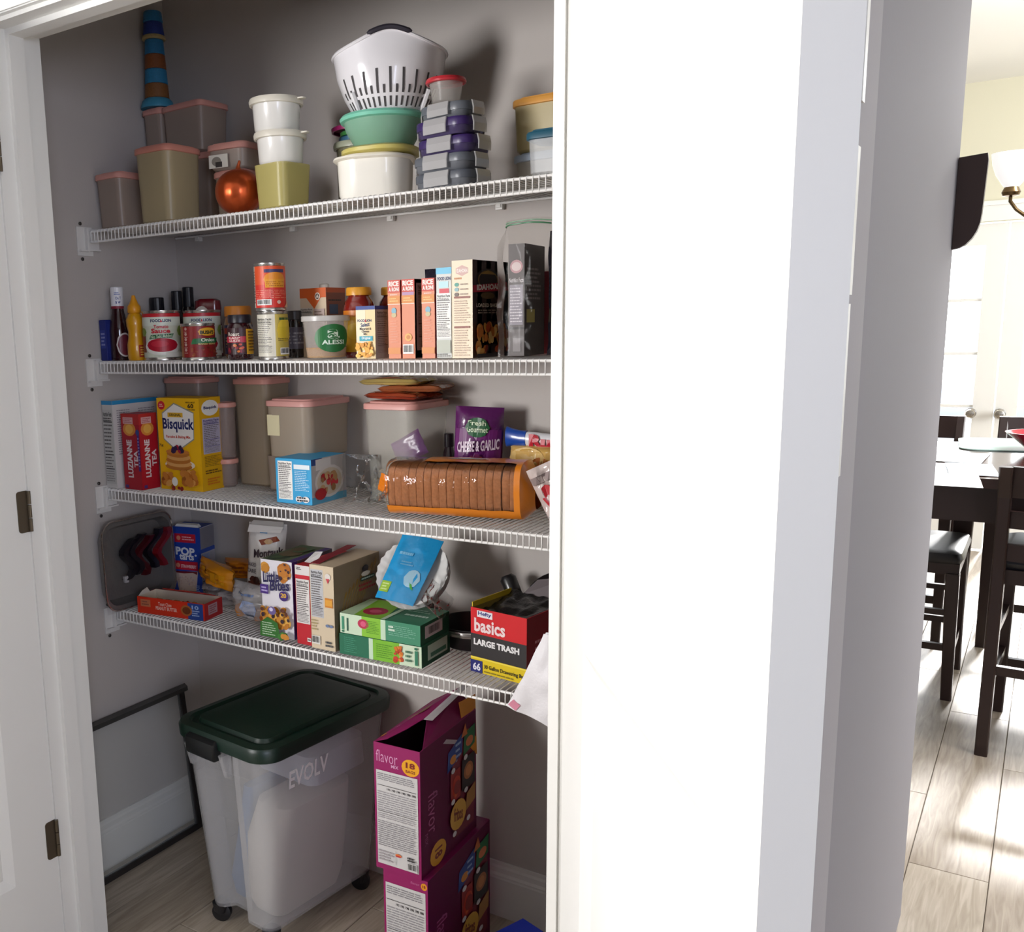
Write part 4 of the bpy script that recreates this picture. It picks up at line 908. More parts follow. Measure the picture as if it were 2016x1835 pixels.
# yellow baking mix
a, b, cc = at(318.6, 961.8, 2, Z3), at(400.4, 969, 2, Z3), at(432.7, 959, 2, Z3)
c = carton('baking_mix_box', 'bright yellow baking mix box with a pancake stack picture', a, b, (cc-b).length, zat(b.x, b.y, 785)-Z3, Z3, 'f0b80c')
p_ = P(c, 'F'); p_.rect(0, 0, 1, 1, 'efb70c').ell(.11, .92, .085, .048, 'd02030', 14).rows(.06, .90, .16, .94, 2, 'f0c0b0').text('MAKES ABOUT', .70, .948, .92, .965, '3a2c14').text('60', .74, .895, .88, .942, '2c241c', .03).text('PANCAKES', .71, .872, .91, .888, '3a2c14')
p_.poly([(.42, .95), (.88, .85), (.86, .56), (.45, .42), (.13, .55), (.12, .84)], '9a9a86').poly([(.42, .935), (.865, .84), (.845, .57), (.45, .435), (.145, .56), (.135, .83)], 'eeeae4')
p_.rect(.26, .795, .62, .845, 'e0b030').text('ORIGINAL', .30, .805, .58, .835, '4a3a14', .03).text('Bisquick', .13, .63, .87, .785, '1c2460', .03).text('Pancake & Baking Mix', .20, .56, .78, .60, 'c8442c', .02)
p_.text('7g', .02, .47, .12, .50, '4a3a14').ell(.50, .28, .36, .06, 'e8dcc8')
for k in range(5): p_.ell(.47+.01*(k % 2), .26+.035*k, .32-.012*k, .042, ('b8702a', 'd9a05a')[k % 2])
p_.ell(.46, .42, .28, .03, 'c87c30').food(.30, .40, .64, .50, ['7a1430', '3a2058', 'a82038', '2f2040'], 12, .32).food(.04, .04, .40, .20, ['c47a30', '8a4a1c', 'd99a4c', 'b0601c'], 18, .3).food(.55, .05, .98, .24, ['c47a30', 'a05a20', 'd9984a', 'b86820'], 20, .28).ell(.42, .10, .07, .05, 'e8e4da').food(.32, 0, .66, .06, ['8a1c20', 'a8401c'], 6, .4)
p_.done(c)
p_ = P(c, 'R'); p_.rect(0, 0, 1, 1, 'dca60a').ell(.5, .89, .40, .085, 'e8e6e0').text('Bisquick', .2, .87, .82, .91, '1c2460', .04).facts(.10, .40, .92, .78, 'b8b0c4', '3a2c70').rows(.12, .26, .9, .38, 7, '8a6a14', .4).rows(.12, .18, .9, .23, 2, '6a4a14', .5).rows(.2, .06, .8, .14, 3, 'd0701c', .5); p_.done(c)
# rear containers
yl_tub('storage_box', 'tall pink lidded container in the left back corner of the third shelf', 322, 392, 0, 800, .205, Z3, .270, d=.09, body=FROST, lid=PINK, r=.02, taper=.96)
x, y, R = cyl(430, 469, 950, .165); R = .026
for k in (0, 1):
    e = round_tub('pink_lid_canister', ('lower', 'upper')[k]+' small pink lidded canister beside the yellow baking mix box', x, y, Z3+k*.072, R, .070 if k == 0 else .142, ('a8958e', .55), PINK, taper=.95, tab=False, lip=.003, lidh=.010, group='small pink lidded canisters')
yl_tub('storage_box', 'tall narrow frosted container with a pink lid at the back of the third shelf', 460, 528, 0, 850, .195, Z3, .270, d=.10, body=('bdab92', .5), lid=PINK, r=.018, taper=.93)
yl_tub('storage_box', 'low frosted box under the wide pink lidded container, third shelf', 522, 606, 0, 940, .155, Z3, .088, d=.135, body=FROST, lid=None, r=.02, taper=.95)
big = yl_tub('storage_box', 'wide frosted container with a pink lid behind the blue oats box', 520, 609, 0, 840, .120, Z3+.0885, .135, d=.175, body=('c0b09c', .5), lid='d49a92', r=.025, taper=.95, lidh=.012)
ob('paper_label', G().box(-.060, -.022, -.0865, -.0855, .055, .105), mat('d9cfa8', .6), big)
big2 = yl_tub('storage_box', 'frosted container with crackers and a purple packet, under the beige packets', 712, 815, 0, 860, .130, Z3, .222, d=.165, body=('c2bfb4', .76), lid='d49a92', r=.025, taper=.90)
w2 = (at(815, 860, 1, .13).x-at(712, 860, 1, .13).x)
g = G(); r_ = random.Random(8)
for k in range(150):
    x = r_.uniform(-w2*.40, w2*.38); y = r_.uniform(-.068, .062); z = .006+r_.uniform(0, .060)*(.6+.4*math.cos((x)*12)); s_ = .007
    a = r_.uniform(0, 3); ca, sa = math.cos(a)*s_, math.sin(a)*s_
    g.add([(x+ca, y+sa, z), (x-sa, y+ca, z+.002), (x-ca, y-sa, z), (x+sa, y-ca, z+.003), (x+ca, y+sa, z+.004), (x-sa, y+ca, z+.006), (x-ca, y-sa, z+.004), (x+sa, y-ca, z+.007)], [(0,3,2,1), (4,5,6,7), (0,1,5,4), (1,2,6,5), (2,3,7,6), (3,0,4,7)])
o = ob('oyster_crackers', g, mat('d8c09a', .8), None, (big2.location.x, big2.location.y, Z3+.003), label='loose pale crackers heaped inside the frosted container', cat='crackers', kind='stuff')
bpx = pouch('purple_packet', 'purple packet seen through the frosted container beside the bread', .085, .060, .022, (big2.location.x+.012, big2.location.y+.012, Z3+.090), 0, '8a4a9c', tilt=math.radians(-28), seed=9)
# beige packets on the lid
for k, (dx, dy, rz, ti, c1) in enumerate(((-.015, 0, -8, 0, '9a3c24'), (.025, .02, 12, 0, 'a8603c'), (-.02, .00, 3, 0, 'c4ac66'))):
    z = Z3+.222+.0105+k*.0160
    o = pouch('seasoning_packet', ('lowest', 'middle', 'topmost')[k]+' beige and red packet in the small pile on the pink lid', .150, .105, .014, (big2.location.x+dx, big2.location.y+dy-.05, z+.007), math.radians(rz), c1, seed=20+k, group='packets piled on the pink lid', rx=math.radians(-90), amp=.22, sq=.16)
    q = PB(o); q.rect(.03, .06, .97, .16, 'b8582c').rect(.03, .16, .97, .22, 'd9c88a').poly([(.30, .25), (.42, .95), (.28, .95), (.14, .25)], '4a3a30').rows(.5, .5, .9, .85, 4, '7a5a30').rect(.0, .92, 1, .97, 'd9bc84'); q.done(o)
# blue oats box
a, b, cc = at(545, 989, 2, Z3), at(615, 996, 2, Z3), at(686, 973, 2, Z3)
c = carton('oats_box', 'small blue box with a facts panel and a strawberry picture', a, b, .135, zat(b.x, b.y, 906)-Z3, Z3, '2c9ccf')
p_ = P(c, 'F'); p_.facts(.07, .09, .47, .94).rect(.53, .78, .97, .88, 'dfe8ec').rows(.55, .30, .95, .76, 12, 'bfe0ee', .35).ell(.66, .12, .10, .07, 'e8e4e0').ell(.84, .12, .10, .07, 'e8e4e0').rows(.6, .06, .92, .18, 2, '2c2c30', .6); p_.done(c)
p_ = P(c, 'R'); p_.rect(0, 0, 1, 1, 'b5b0ac').rect(0, 0, 1, .16, '5aa8c8').rect(0, .86, .3, 1, '1f3a78').rect(.12, .74, .55, .98, 'd8d4d0').ell(.50, .46, .42, .36, 'd8d2cc').ell(.50, .46, .36, .30, 'cfc0a8').food(.2, .18, .75, .72, ['b01c24', 'c8a070', '9a6a3c', 'd0303a', 'b88a58'], 22, .16).ell(.20, .22, .16, .13, 'b01820'); p_.done(c)
# crumpled clear bag beside the oats box
o = pouch('cellophane_bag', 'crumpled empty clear bag between the blue oats box and the bread', .085, .110, .05, (.735, .115, Z3+.002), math.radians(12), 'ffffff', seed=31, amp=.5, m=mat('e9edf0', .10, film=.14, bump=.8, bscale=50))
# bread loaf in bag
bl = empty('bread_loaf', (1.007, .082, Z3+.006), math.radians(12), label='sliced bread loaf in a clear bag with orange ends', cat='bread')
L_, Wd, Hh = .275, .112, .108
def loaf_ring(x, sc=1, n=26, seed=0):
    out = []
    for i in range(n):
        t = 2*math.pi*i/n; cx_, sz = math.cos(t), math.sin(t)
        y = Wd/2*math.copysign(abs(cx_)**.55, cx_)*(1+.05*(sz > 0)); z = Hh/2+Hh/2*math.copysign(abs(sz)**(.62), sz)
        out.append((x, y*sc, Hh*.02+(z-Hh/2)*sc+Hh/2))
    return out
CR = mat('b8794c', .75, bump=.35, bscale=160, var=.22); rs = random.Random(3)
NS = 17
for k in range(NS):
    x0 = -L_/2+L_*k/NS; x1 = x0+L_/NS-.0005; s_ = (1 if 1 < k < NS-2 else .95)*(1+rs.uniform(-.012, .012))
    ob('slice', G().loft([loaf_ring(x0, s_*.985), loaf_ring(x0+.0010, s_), loaf_ring(x1-.0010, s_), loaf_ring(x1, s_*.985)]), CR, bl, smooth=True)
def bag_ring(x, sc, dz=0):
    return [(x, p[1]*sc*1.02+(p[1] > 0)*.002, Hh/2+(p[2]-Hh/2)*sc*1.02+dz+.0015*noise3(x*60, p[1]*60, p[2]*60)) for p in loaf_ring(x, 1, 40)]
FILM = mat('fff6ee', .06, film=.30, bump=1.0, bscale=26)
rings = [bag_ring(-L_/2-.004, .90)]+[bag_ring(-L_/2-.002+(L_+.004)*k/16, 1.045+.012*noise3(k*.9, 2)) for k in range(17)]+[bag_ring(L_/2+.006, .9)]
ob('clear_film', G().loft(rings, None, False, False), FILM, bl, smooth=True)
ORG = mat('e0821c', .3, bump=.3, bscale=40, coat=.4)
# orange printed ends and lower edge
def strip(x0, x1, i0, i1, sc, n=14):
    rs_ = []
    for k in range(n+1):
        r = bag_ring(x0+(x1-x0)*k/n, sc); rs_.append(r[i0:i1])
    return rs_
g = G().loft(strip(-L_/2, L_/2+.004, 23, 28, 1.062, 20), None, False, False, False)
ob('orange_band', g, ORG, bl, smooth=True)
g = G().loft(strip(-L_/2+.075, L_/2+.004, 7, 13, 1.064, 20), None, False, False, False)
ob('orange_band', g, ORG, bl, smooth=True)
g = G().loft(strip(L_/2-.006, L_/2+.006, 0, 40, 1.066, 6)+[[(L_/2+.030+.004*noise3(i, 1), p[1]*.55, Hh*.42+(p[2]-Hh/2)*.5) for i, p in enumerate(bag_ring(0, 1))]], None, False, False, True)
ob('orange_end', g, ORG, bl, smooth=True)
q = Print(.10, .03, lambda u, v, e_: (-.02+u*.09, .012-v*.022, Hh*1.062+e_+.0008)); q.ell(.45, .5, .5, .42, 'c9c4c8').rows(.15, .3, .8, .7, 2, '8a8488'); q.done(bl, 'bag_print')
q = pouch('bag_tail', '', .06, .075, .010, (-.165, -.035, .030), math.radians(-70), 'ffffff', seed=41, amp=.8, m=mat('eef0f2', .08, film=.16, bump=.9, bscale=60), parent=bl, rx=math.radians(-50))
q = pouch('orange_tag', '', .055, .040, .006, (-.168, .02, .030), math.radians(-20), 'e07a14', seed=43, amp=.5, parent=bl, tilt=math.radians(18))
# purple crouton bag, bottle, rolls
a = at(890, 905, 1, .20)
o = pouch('crouton_bag', 'purple cheese and garlic snack bag standing behind the bread', .105, .215, .045, (a.x+.050, .215, Z3+.002), math.radians(22), '5a1c5c', seed=12, amp=.12, tilt=math.radians(3))
q = PB(o); q.rect(.03, .40, .97, .78, '6a2068').rect(.06, .04, .94, .46, '8a2c7c').ell(.48, .80, .26, .10, '1f5a34').text('Fresh', .28, .82, .66, .87, 'cfe0c0', .02).text('Gourmet', .26, .75, .70, .81, 'cfe0c0', .02).text('CHEESE & GARLIC', .08, .56, .94, .67, 'd9c4d4', .03, slant=.05).food(.1, .42, .9, .54, ['a8402c', '7a2c5c'], 10, .25).food(.35, .22, .98, .42, ['8a9a2c', 'b8702c', 'a84a1c', 'c8b03c'], 12, .35); q.done(o)
bottle('spice_bottle', 'small dark bottle standing behind the purple snack bag', 872, 896, 880, .262, [(0, 0), (.9, 0), (1, .004), (1, .08), (.6, .11), (.45, .12), (0, .12)], '2c1c24', z=Z3, cap=(.55, .12, .150, '20141e'), clear=.0, Rm=.020)
# ridged chip bag with a rolled top, and a twisted bag end in front of it
a = at(998, 905, 1, .215)
rb = pouch('chip_bag', 'chip bag with ridged chips and a rolled white top, right end of third shelf', .205, .135, .075, (a.x+.100, .245, Z3+.004), math.radians(4), 'c9a054', seed=51, amp=.14, sq=.45, top=.03)
q = PB(rb); q.rect(.03, .05, .97, .9, 'cfa65c').ell(.24, .78, .22, .18, 'dcb874').ell(.40, .62, .14, .20, 'b86a2c').rect(.42, .1, .95, .66, 'd9b45c')
for k in range(13): q.poly([(.44+.038*k, .12), (.452+.038*k, .12), (.482+.038*k, .64), (.47+.038*k, .64)], 'a87a34')
q.ell(.62, .62, .09, .10, '232a5c').ell(.78, .78, .16, .10, 'dcc08a').rect(.8, .05, .98, .35, '2440a0'); q.done(rb)
g = G(); R0 = []
for k in range(15):
    x = -.108+.216*k/14; r_ = .016*(1+.10*noise3(k*.8, 3)) if k else .012
    R0.append([(x, -.004+r_*.8*math.cos(t), .148-.10*(x+.10)*.9+r_*1.05*math.sin(t)+.002*noise3(k*.7, t)) for t in [2*math.pi*i/18 for i in range(18)]])
ob('rolled_top', G().loft(R0), mat('e2e2e6', .3, coat=.4), rb, smooth=True)
ob('blue_end', G().loft([[(p[0]-.002, p[1]*1.06, .148-.10*(p[0]+.10)*.9+(p[2]-(.148-.10*(p[0]+.10)*.9))*(1.1+.5*(k == 0))) for p in R0[k]] for k in range(4)]), mat('1f4aa4', .3, coat=.4), rb, smooth=True)
def rt(u, v, e_):
    x = -.055+.125*u; t = math.radians(218-78*v); r_ = .0200+e_
    return (x, -.004+r_*.85*math.cos(t), .148-.09*(x+.10)+r_*1.05*math.sin(t))
q = Print(.125, .022, rt, .35, .004); 
q.g.v = []; vs, fs = text_geo('Ruffles', .06); q._put([(a_, 1-(1-b_)) for a_, b_ in vs], fs, 'b81c30'); q.done(rb, 'lettering')
q = pouch('twisted_end', 'twisted clear bag end with red print hanging at the bread\'s right', .055, .115, .022, (1.243, .075, Z3+.016), math.radians(12), 'c9b9b4', seed=53, amp=.6, tilt=math.radians(-26))
p_ = PB(q); p_.ell(.45, .45, .28, .22, 'b82c34').ell(.45, .45, .18, .14, 'c8707c').rect(.1, .02, .9, .14, '28306a').rect(.05, .72, .95, .85, '9a8a88'); p_.done(q)
# ================================================================== lowest shelf
# foil tray in clear wrap, leaning on the left wall
e = empty('foil_tray', (.016, .060, Z4+.001), (0, math.radians(-1.5), 0), label='large foil tray standing against the left wall, wrapped in clear film', cat='tray')
FOIL = mat('8a8886', .38, .55, bump=.5, bscale=40)
def tr(wy, hz, r, x, n=5): return [(x, p[0], p[1]+.122) for p in rr(wy, hz, r, 0, n)]
ob('pan', G().loft([tr(.220, .190, .03, .003), tr(.220, .190, .03, .0042), tr(.236, .212, .035, .034), tr(.250, .238, .04, .0345), tr(.250, .238, .04, .036), tr(.234, .210, .035, .0355), tr(.218, .188, .03, .0052)], None, True, True), FOIL, e, smooth=True)
ob('rim_bead', G().tube([(.0360, p[1], p[2]) for p in tr(.249, .236, .04, 0)+tr(.249, .236, .04, 0)[:1]], .0028, 6), mat('d6d3d0', .15, 1, bump=.6, bscale=120), e, smooth=True)
g = G()
for s_ in (0, 1):
    g.grid(lambda u, v: (.042+.020*math.sin(math.pi*u)*math.sin(math.pi*v)+.005*noise3(u*5, v*5, s_), (u-.5)*.262, .003+v*.245), 22, 16)
ob('clear_wrap', g, mat('f4f2f2', .08, film=.08, bump=.8, bscale=35), e, smooth=True)
# dark cookie cutters with a red one on the tray
def profile_ring(pts, name, label, loc, col, h=.018, par=None, sc=1):
    return None
e2 = empty('cutter_set', (.031, .070, Z4+.085), label='dark and red plastic pieces bundled inside the wrapped foil tray', cat='cutters')
for k, (dy, dz, c) in enumerate(((-.055, .05, '17141c'), (-.030, .058, '1c1820'), (-.005, .050, '4a0d16'), (.03, .062, '17141c'), (.065, .060, '7a101c'))):
    path = []
    for i in range(9):
        t = i/8; path.append((.010+.004*math.sin(6*t+k), dy+.018*math.sin(t*7+k*.4)+.02*t, dz-.055+.105*t))
    R0 = []
    for p in path: R0.append([(p[0]-.006, p[1]-.010, p[2]), (p[0]+.010, p[1]-.006, p[2]), (p[0]+.008, p[1]+.012, p[2]), (p[0]-.006, p[1]+.014, p[2])])
    ob('plastic_piece', G().loft(R0), mat(c, .3, coat=.4), e2, smooth=True)
ob('white_tab', G().loft([rr(.010, .012, .002, -.012, 2, .012, -.058), rr(.010, .012, .002, .006, 2, .014, -.062)]), mat('b9b9bc', .4), e2)
# toaster pastry box
a, b = at(343.4, 1166, 2, Z4), at(400, 1172, 2, Z4)
c = carton('pastry_box', 'tall blue toaster pastry box with its top torn open', a, b, .070, .190, Z4, '1f3f9c', side='a5a2ac')
p_ = P(c, 'F'); p_.rect(0, 0, 1, 1, '1c3f9e').rect(.12, .77, .84, .90, 'c01c34').ell(.26, .835, .07, .035, 'd98a70').rows(.38, .80, .8, .87, 2, 'e8b0b8')
p_.text('POP.', .14, .575, .86, .70, 'dfe2ea', .04, slant=-.01).text('tarts', .26, .51, .76, .60, 'dfe2ea', .035).rect(.08, .36, .88, .49, 'c01c34').ell(.2, .425, .07, .035, 'd98a70').text('STRAWBERRY', .30, .39, .84, .44, 'e8c0c4', .03)
p_.poly([(.08, .33), (.88, .35), (.78, .02), (.20, .02)], 'c4b0a4').poly([(.10, .335), (.86, .345), (.84, .30), (.70, .325), (.4, .305), (.12, .31)], '6a1420').food(.22, .04, .76, .30, ['b89c90', 'cdbab0', 'b0a0a4'], 40, .05).text('8', .02, .06, .09, .14, 'dfe2ea', .03).rows(.84, .05, .97, .16, 4, '9ab0e0', .5); p_.done(c)
p_ = P(c, 'R'); p_.rect(0, .62, 1, 1, 'b4b0ba').rect(0, .62, 1, .68, '2a4aa0').rect(0, .40, .6, .60, '8a94b8').rows(.05, .05, .6, .4, 8, '3a3a4a', .35).rect(.62, .05, .98, .6, '9a98a0'); p_.done(c)
w, d, h = SIZES[c.name]
ob('torn_flap', G().loft([[(.012, .004, h), (w-.006, .004, h), (w-.010, .006, h+.006), (.016, .006, h+.007)], [(.012, .018, h+.001), (w-.006, .018, h+.001), (w-.012, .016, h+.009), (.018, .016, h+.008)]]), mat('d9d8d6', .6), c)
# red open cracker box
a, b = at(272, 1205.5, 2, Z4), at(404, 1223.5, 2, Z4)
c = carton('cracker_box', 'red peanut butter cracker box lying open at the shelf front', a, b, .078, .044, Z4, 'c81c18', open_top=True, inner='cfc4b0')
p_ = P(c, 'F'); p_.rect(0, 0, 1, 1, 'd03014').rect(.05, .42, .20, .86, 'c0704c').rows(.07, .48, .18, .8, 2, '8a5040').text('Toast Chee', .32, .58, .52, .80, 'e8b0a4', .03).text('PEANUT BUTTER', .28, .32, .60, .54, 'e8b0a4', .04).rect(.76, 0, .98, .98, '24428c').ell(.74, .5, .085, .32, 'a8602c').ell(.74, .5, .06, .22, '6a3418').text('10', .82, .62, .92, .86, '9ab0d8', .03).rows(.82, .2, .93, .6, 3, '9ab0d8', .5); p_.done(c)
p_ = P(c, 'R'); p_.rect(0, 0, 1, 1, 'a01a20').rect(.2, .25, .7, .85, 'a88a90').rows(.25, .3, .65, .8, 4, '8a3a44'); p_.done(c)
w, d, h = SIZES[c.name]
q = ob('lid_flap', G().loft([[(.035, d, h), (w-.02, d, h), (w-.025, d-.030, h+.012), (.05, d-.034, h+.014)], [(.035, d, h+.0015), (w-.02, d, h+.0015), (w-.025, d-.030, h+.0135), (.05, d-.034, h+.0155)]]), mat('c2261c', .5), c)
q2 = Print(.12, .03, lambda u, v, e_: (.05+u*.125, d-.031+v*.029, h+.0140-v*.012+e_+.0018)); q2.text('PEANUT BUTTER', .02, .5, .7, .9, 'd98a80', .02).rect(.60, .1, .98, .6, 'b8b4b8').rows(.62, .12, .96, .58, 1, '2c2a30', .8); q2.done(c)
ob('torn_end', G().loft([[(.002, .002, h), (.002, .05, h), (.001, .04, h+.014), (.001, .02, h+.010)], [(.0035, .002, h), (.0035, .05, h), (.0025, .04, h+.014), (.0025, .02, h+.010)]]), mat('cfc8bc', .7), c)
for k in range(6):
    q = pouch('cracker_pack', '', .034, .062, .020, (.024+k*.030, d*.5-.003, .004), math.radians(90), ('c8742c', '9a2c1c')[k % 2], seed=60+k, parent=c, rx=0, amp=.2)
    q.rotation_euler = (math.radians(-90), 0, math.radians(0)); q.location = (.024+k*.030, .006, .016)
# orange cookie packs and clear bags
o = pouch('cookie_pack', 'orange yellow cookie pack, nearer of the two behind the red cracker box', .150, .056, .052, (.225, .165, Z4+.058), math.radians(-14), 'd98a14', seed=70, amp=.22, tilt=math.radians(8))
q = PB(o); q.rect(.10, .30, .90, .75, 'd99414').rows(.15, .42, .8, .62, 1, 'a85a10', .7, 4, .05).poly([(.55, .0), (.78, .0), (.70, .35), (.55, .3)], 'a8a098').rect(.0, .0, .15, .4, 'a8201c'); q.done(o)
o = pouch('cookie_pack', 'orange cookie pack lying farther back, left of the white cookie bag', .14, .055, .045, (.268, .240, Z4+.062), math.radians(4), 'b86c14', seed=72, amp=.22, tilt=math.radians(-4))
q = PB(o); q.rows(.1, .3, .9, .7, 2, '7a3c10', .5); q.done(o)
o = pouch('crumpled_bag', 'crumpled grey clear bag under the orange cookie packs', .13, .055, .07, (.225, .190, Z4+.002), math.radians(-6), 'a59c9c', seed=74, amp=.55, m=mat('b9b0ae', .15, clear=.4, bump=.7, bscale=50))
o = pouch('crumpled_bag', 'second crumpled clear bag at the back, under the farther cookie pack', .11, .060, .045, (.318, .279, Z4+.002), 0, 'a59c9c', seed=75, amp=.5, m=mat('b9b0ae', .15, clear=.4, bump=.7, bscale=50))
o = pouch('muffin_bag', 'clear bag with blue print and orange contents left of the muffin box', .135, .092, .055, (.402, .105, Z4+.003), math.radians(-10), 'c9c4c4', seed=76, amp=.35, m=mat('cfccce', .10, clear=.62, bump=.6, bscale=45))
q = PB(o); q.ell(.62, .38, .20, .26, '9aa8c8').rect(.50, .14, .75, .22, '3a4a60').rows(.3, .72, .8, .84, 1, '5a7098', .5); q.done(o)
for k, (dx, r_, c_) in enumerate(((-.048, .016, 'd98a1c'), (.052, .018, 'a8501c'), (.02, .014, 'c87a20'))):
    ob('muffin', G().lathe([(.001, .001), (r_*.7, .001), (r_, .016), (r_*.9, .028), (.001, .034)], 16, None, dx, 0, False, False), mat(c_, .8, var=.3, bscale=120), o, smooth=True)
# white cookie bag
o = pouch('cookie_bag', 'white paper cookie bag with a folded top behind the muffin box', .100, .222, .062, (.356, .208, Z4+.006), math.radians(26), 'e4e0dc', seed=80, amp=.10, tilt=math.radians(4), top=.10)
q = PB(o); q.poly([(.34, .82), (.85, .88), (.88, .82), (.38, .76)], '8a3c1c').ell(.6, .81, .12, .03, 'c8a070').text('Montauk', .22, .63, .98, .73, '3a2a34', .03, slant=.05).rect(.35, .90, .55, .97, '2c8ac0').text('BAKED', .04, .50, .3, .545, '5a5058').text('CARE', .03, .42, .30, .47, '4a4048', .02).food(.02, .22, .45, .40, ['4a2018', '5c2a1c', '3a1810'], 12, .22).ell(.7, .4, .25, .10, 'b98a5c').food(.5, .3, .9, .5, ['5a2a1c', '8a5a38'], 8, .2).rows(.08, .06, .3, .14, 3, '5a5058'); q.done(o)
w_, h_ = .100, .222
ob('folded_top', G().loft([[(-.045, -.012, h_-.012), (.045, -.012, h_-.012), (.042, .012, h_-.010), (-.042, .012, h_-.010)], [(-.044, -.020, h_-.002), (.046, -.018, h_-.004), (.040, .008, h_+.004), (-.040, .008, h_+.004)], [(-.046, -.030, h_-.020), (.040, -.026, h_-.018), (.040, -.022, h_-.010), (-.044, -.024, h_-.012)]]), mat('dedad6', .5), o)
# muffin box
a, b = at(519.5, 1249, 2, Z4), at(580, 1260.5, 2, Z4)
c = carton('muffin_box', 'white and purple mini muffin box with a green foot', a, b, .165, .187, Z4, 'e0dcdc', side='8a8088')
p_ = P(c, 'F'); p_.rect(0, 0, 1, 1, 'e4e0e6').food(0, .82, .25, 1, ['c8862c', 'd99a3c'], 5, .5).food(.55, .72, 1, 1, ['c07828', 'd08c34', 'b86c20'], 16, .32).food(.6, .75, 1, 1, ['3a2034', '2c1a28'], 7, .1)
p_.text('Little', .10, .72, .62, .86, '241e50', .03, slant=.03).text('Bites', .32, .62, .94, .76, '241e50', .03, slant=.03).rect(0, .56, .26, .68, '4a2a80').rows(.04, .58, .24, .66, 2, 'c0b0e0', .5).ell(.75, .56, .15, .065, '3f2470').text('20', .66, .54, .84, .60, 'e0b040', .04)
p_.food(0, .12, 1, .42, ['c8862c', 'd99a3c', 'b87420', 'e0a848'], 44, .20).food(0, .12, 1, .45, ['3a2034', '2c1a28', '5a2c1c'], 18, .08).ell(.45, .37, .13, .055, '6a5a94').ell(.43, .385, .06, .025, 'd8d0e8').poly([(.04, .02), (.7, .02), (.62, .22), (.30, .28), (.06, .20)], '2c6a24').rows(.12, .04, .55, .22, 6, 'b8d0b0', .4).food(.6, .0, 1, .12, ['3a7a2c', 'c8862c', '2c5a20'], 10, .3); p_.done(c)
p_ = P(c, 'T'); p_.rect(0, 0, 1, 1, '5a6a4a').rect(.8, 0, 1, 1, '4a2f7c').food(0, 0, .75, 1, ['3a4a38', '6a5a3c', '4f6a44'], 14, .35); p_.done(c)
p_ = P(c, 'R'); p_.rect(0, 0, 1, 1, '7a7480').rect(0, 0, .12, 1, '4a2f7c').facts(.2, .1, .9, .9, '8a8488'); p_.done(c)
# red and white box, oat box
a, b = at(582.5, 1259.5, 2, Z4), at(612.5, 1266.5, 2, Z4)
a = Vector((b.x-.049, b.y)); b2 = Vector((b.x, b.y))
c = carton('snack_bar_box', 'narrow red and white box between the muffin box and the oat box', (.613, .019), (.655, .019), .17, .188, Z4, 'c01826', side='8a1820')
p_ = P(c, 'F'); p_.rect(0, 0, 1, .93, 'b81826').rect(0, .88, 1, 1, 'd8d2ce').rows(.1, .94, .45, .98, 2, '4a4448', .6).rect(0, .84, 1, .88, 'c01c2c').facts(.04, .27, .96, .83, 'd9d4d0').rect(.75, .05, 1, .10, 'd8d0cc').rows(.78, .06, .98, .09, 1, '3a2c2c'); p_.done(c)
w, d, h = SIZES[c.name]
ob('torn_flap', G().loft([[(.004, .03, h), (w-.004, .03, h), (w-.006, .06, h+.022), (.010, .065, h+.018)], [(.004, .032, h), (w-.004, .032, h), (w-.006, .062, h+.022), (.010, .067, h+.018)]]), mat('dcd8d6', .6), c)
c = carton('oat_box', 'tall beige oat box with wheat ears on its right side', (.6610, .0120), (.7275, .0122), .185, .196, Z4, 'cdb99c', side='b8a284')
p_ = P(c, 'F'); p_.rect(0, 0, 1, 1, 'd0bea2').facts(.03, .38, .56, .95, 'b9b9bc').ell(.78, .88, .12, .04, 'd8d0c8').poly([(.70, .86), (.86, .86), (.78, .80)], 'c03a48').rect(.64, .52, .96, .63, 'c87c20').rect(.66, .54, .94, .61, 'd99a34').rows(.04, .22, .3, .36, 4, 'a8986c').ell(.72, .30, .08, .018, '6a7a9a').ell(.88, .30, .08, .018, '6a7a9a').bars(.04, .06, .40, .16, bg='d8d4cc').rows(.62, .04, .96, .12, 2, '4a4a4c', .6); p_.done(c)
p_ = P(c, 'R'); p_.rect(0, 0, 1, 1, 'c0aa8c')
r_ = random.Random(2)
for k in range(9):
    x0 = .02+.05*k; p_.poly([(x0, .16+.02*k), (x0+.012, .16+.02*k), (x0+.22+.03*k, .60+.035*k), (x0+.20+.03*k, .60+.035*k)], 'a8843c'); p_.ell(x0+.22+.03*k, .62+.035*k, .02, .05, '9a7430', 8, -.5)
p_.ell(.66, .86, .07, .045, '2a2428').ell(.66, .80, .10, .03, 'd8d0c4').rect(.54, .72, .86, .765, '1f3c34').rows(.5, .60, .88, .70, 2, 'a02c34', .5).rows(.56, .73, .84, .758, 1, 'b8ccc0', .6); p_.done(c)
w, d, h = SIZES[c.name]
ob('torn_flap', G().loft([[(-.004, .01, h+.0005), (.020, .01, h+.0005), (.014, d*.9, h+.012), (-.012, d*.9, h+.010)], [(-.004, .01, h+.0015), (.020, .01, h+.0015), (.014, d*.9, h+.013), (-.012, d*.9, h+.011)]]), mat('8a1c28', .5), c)
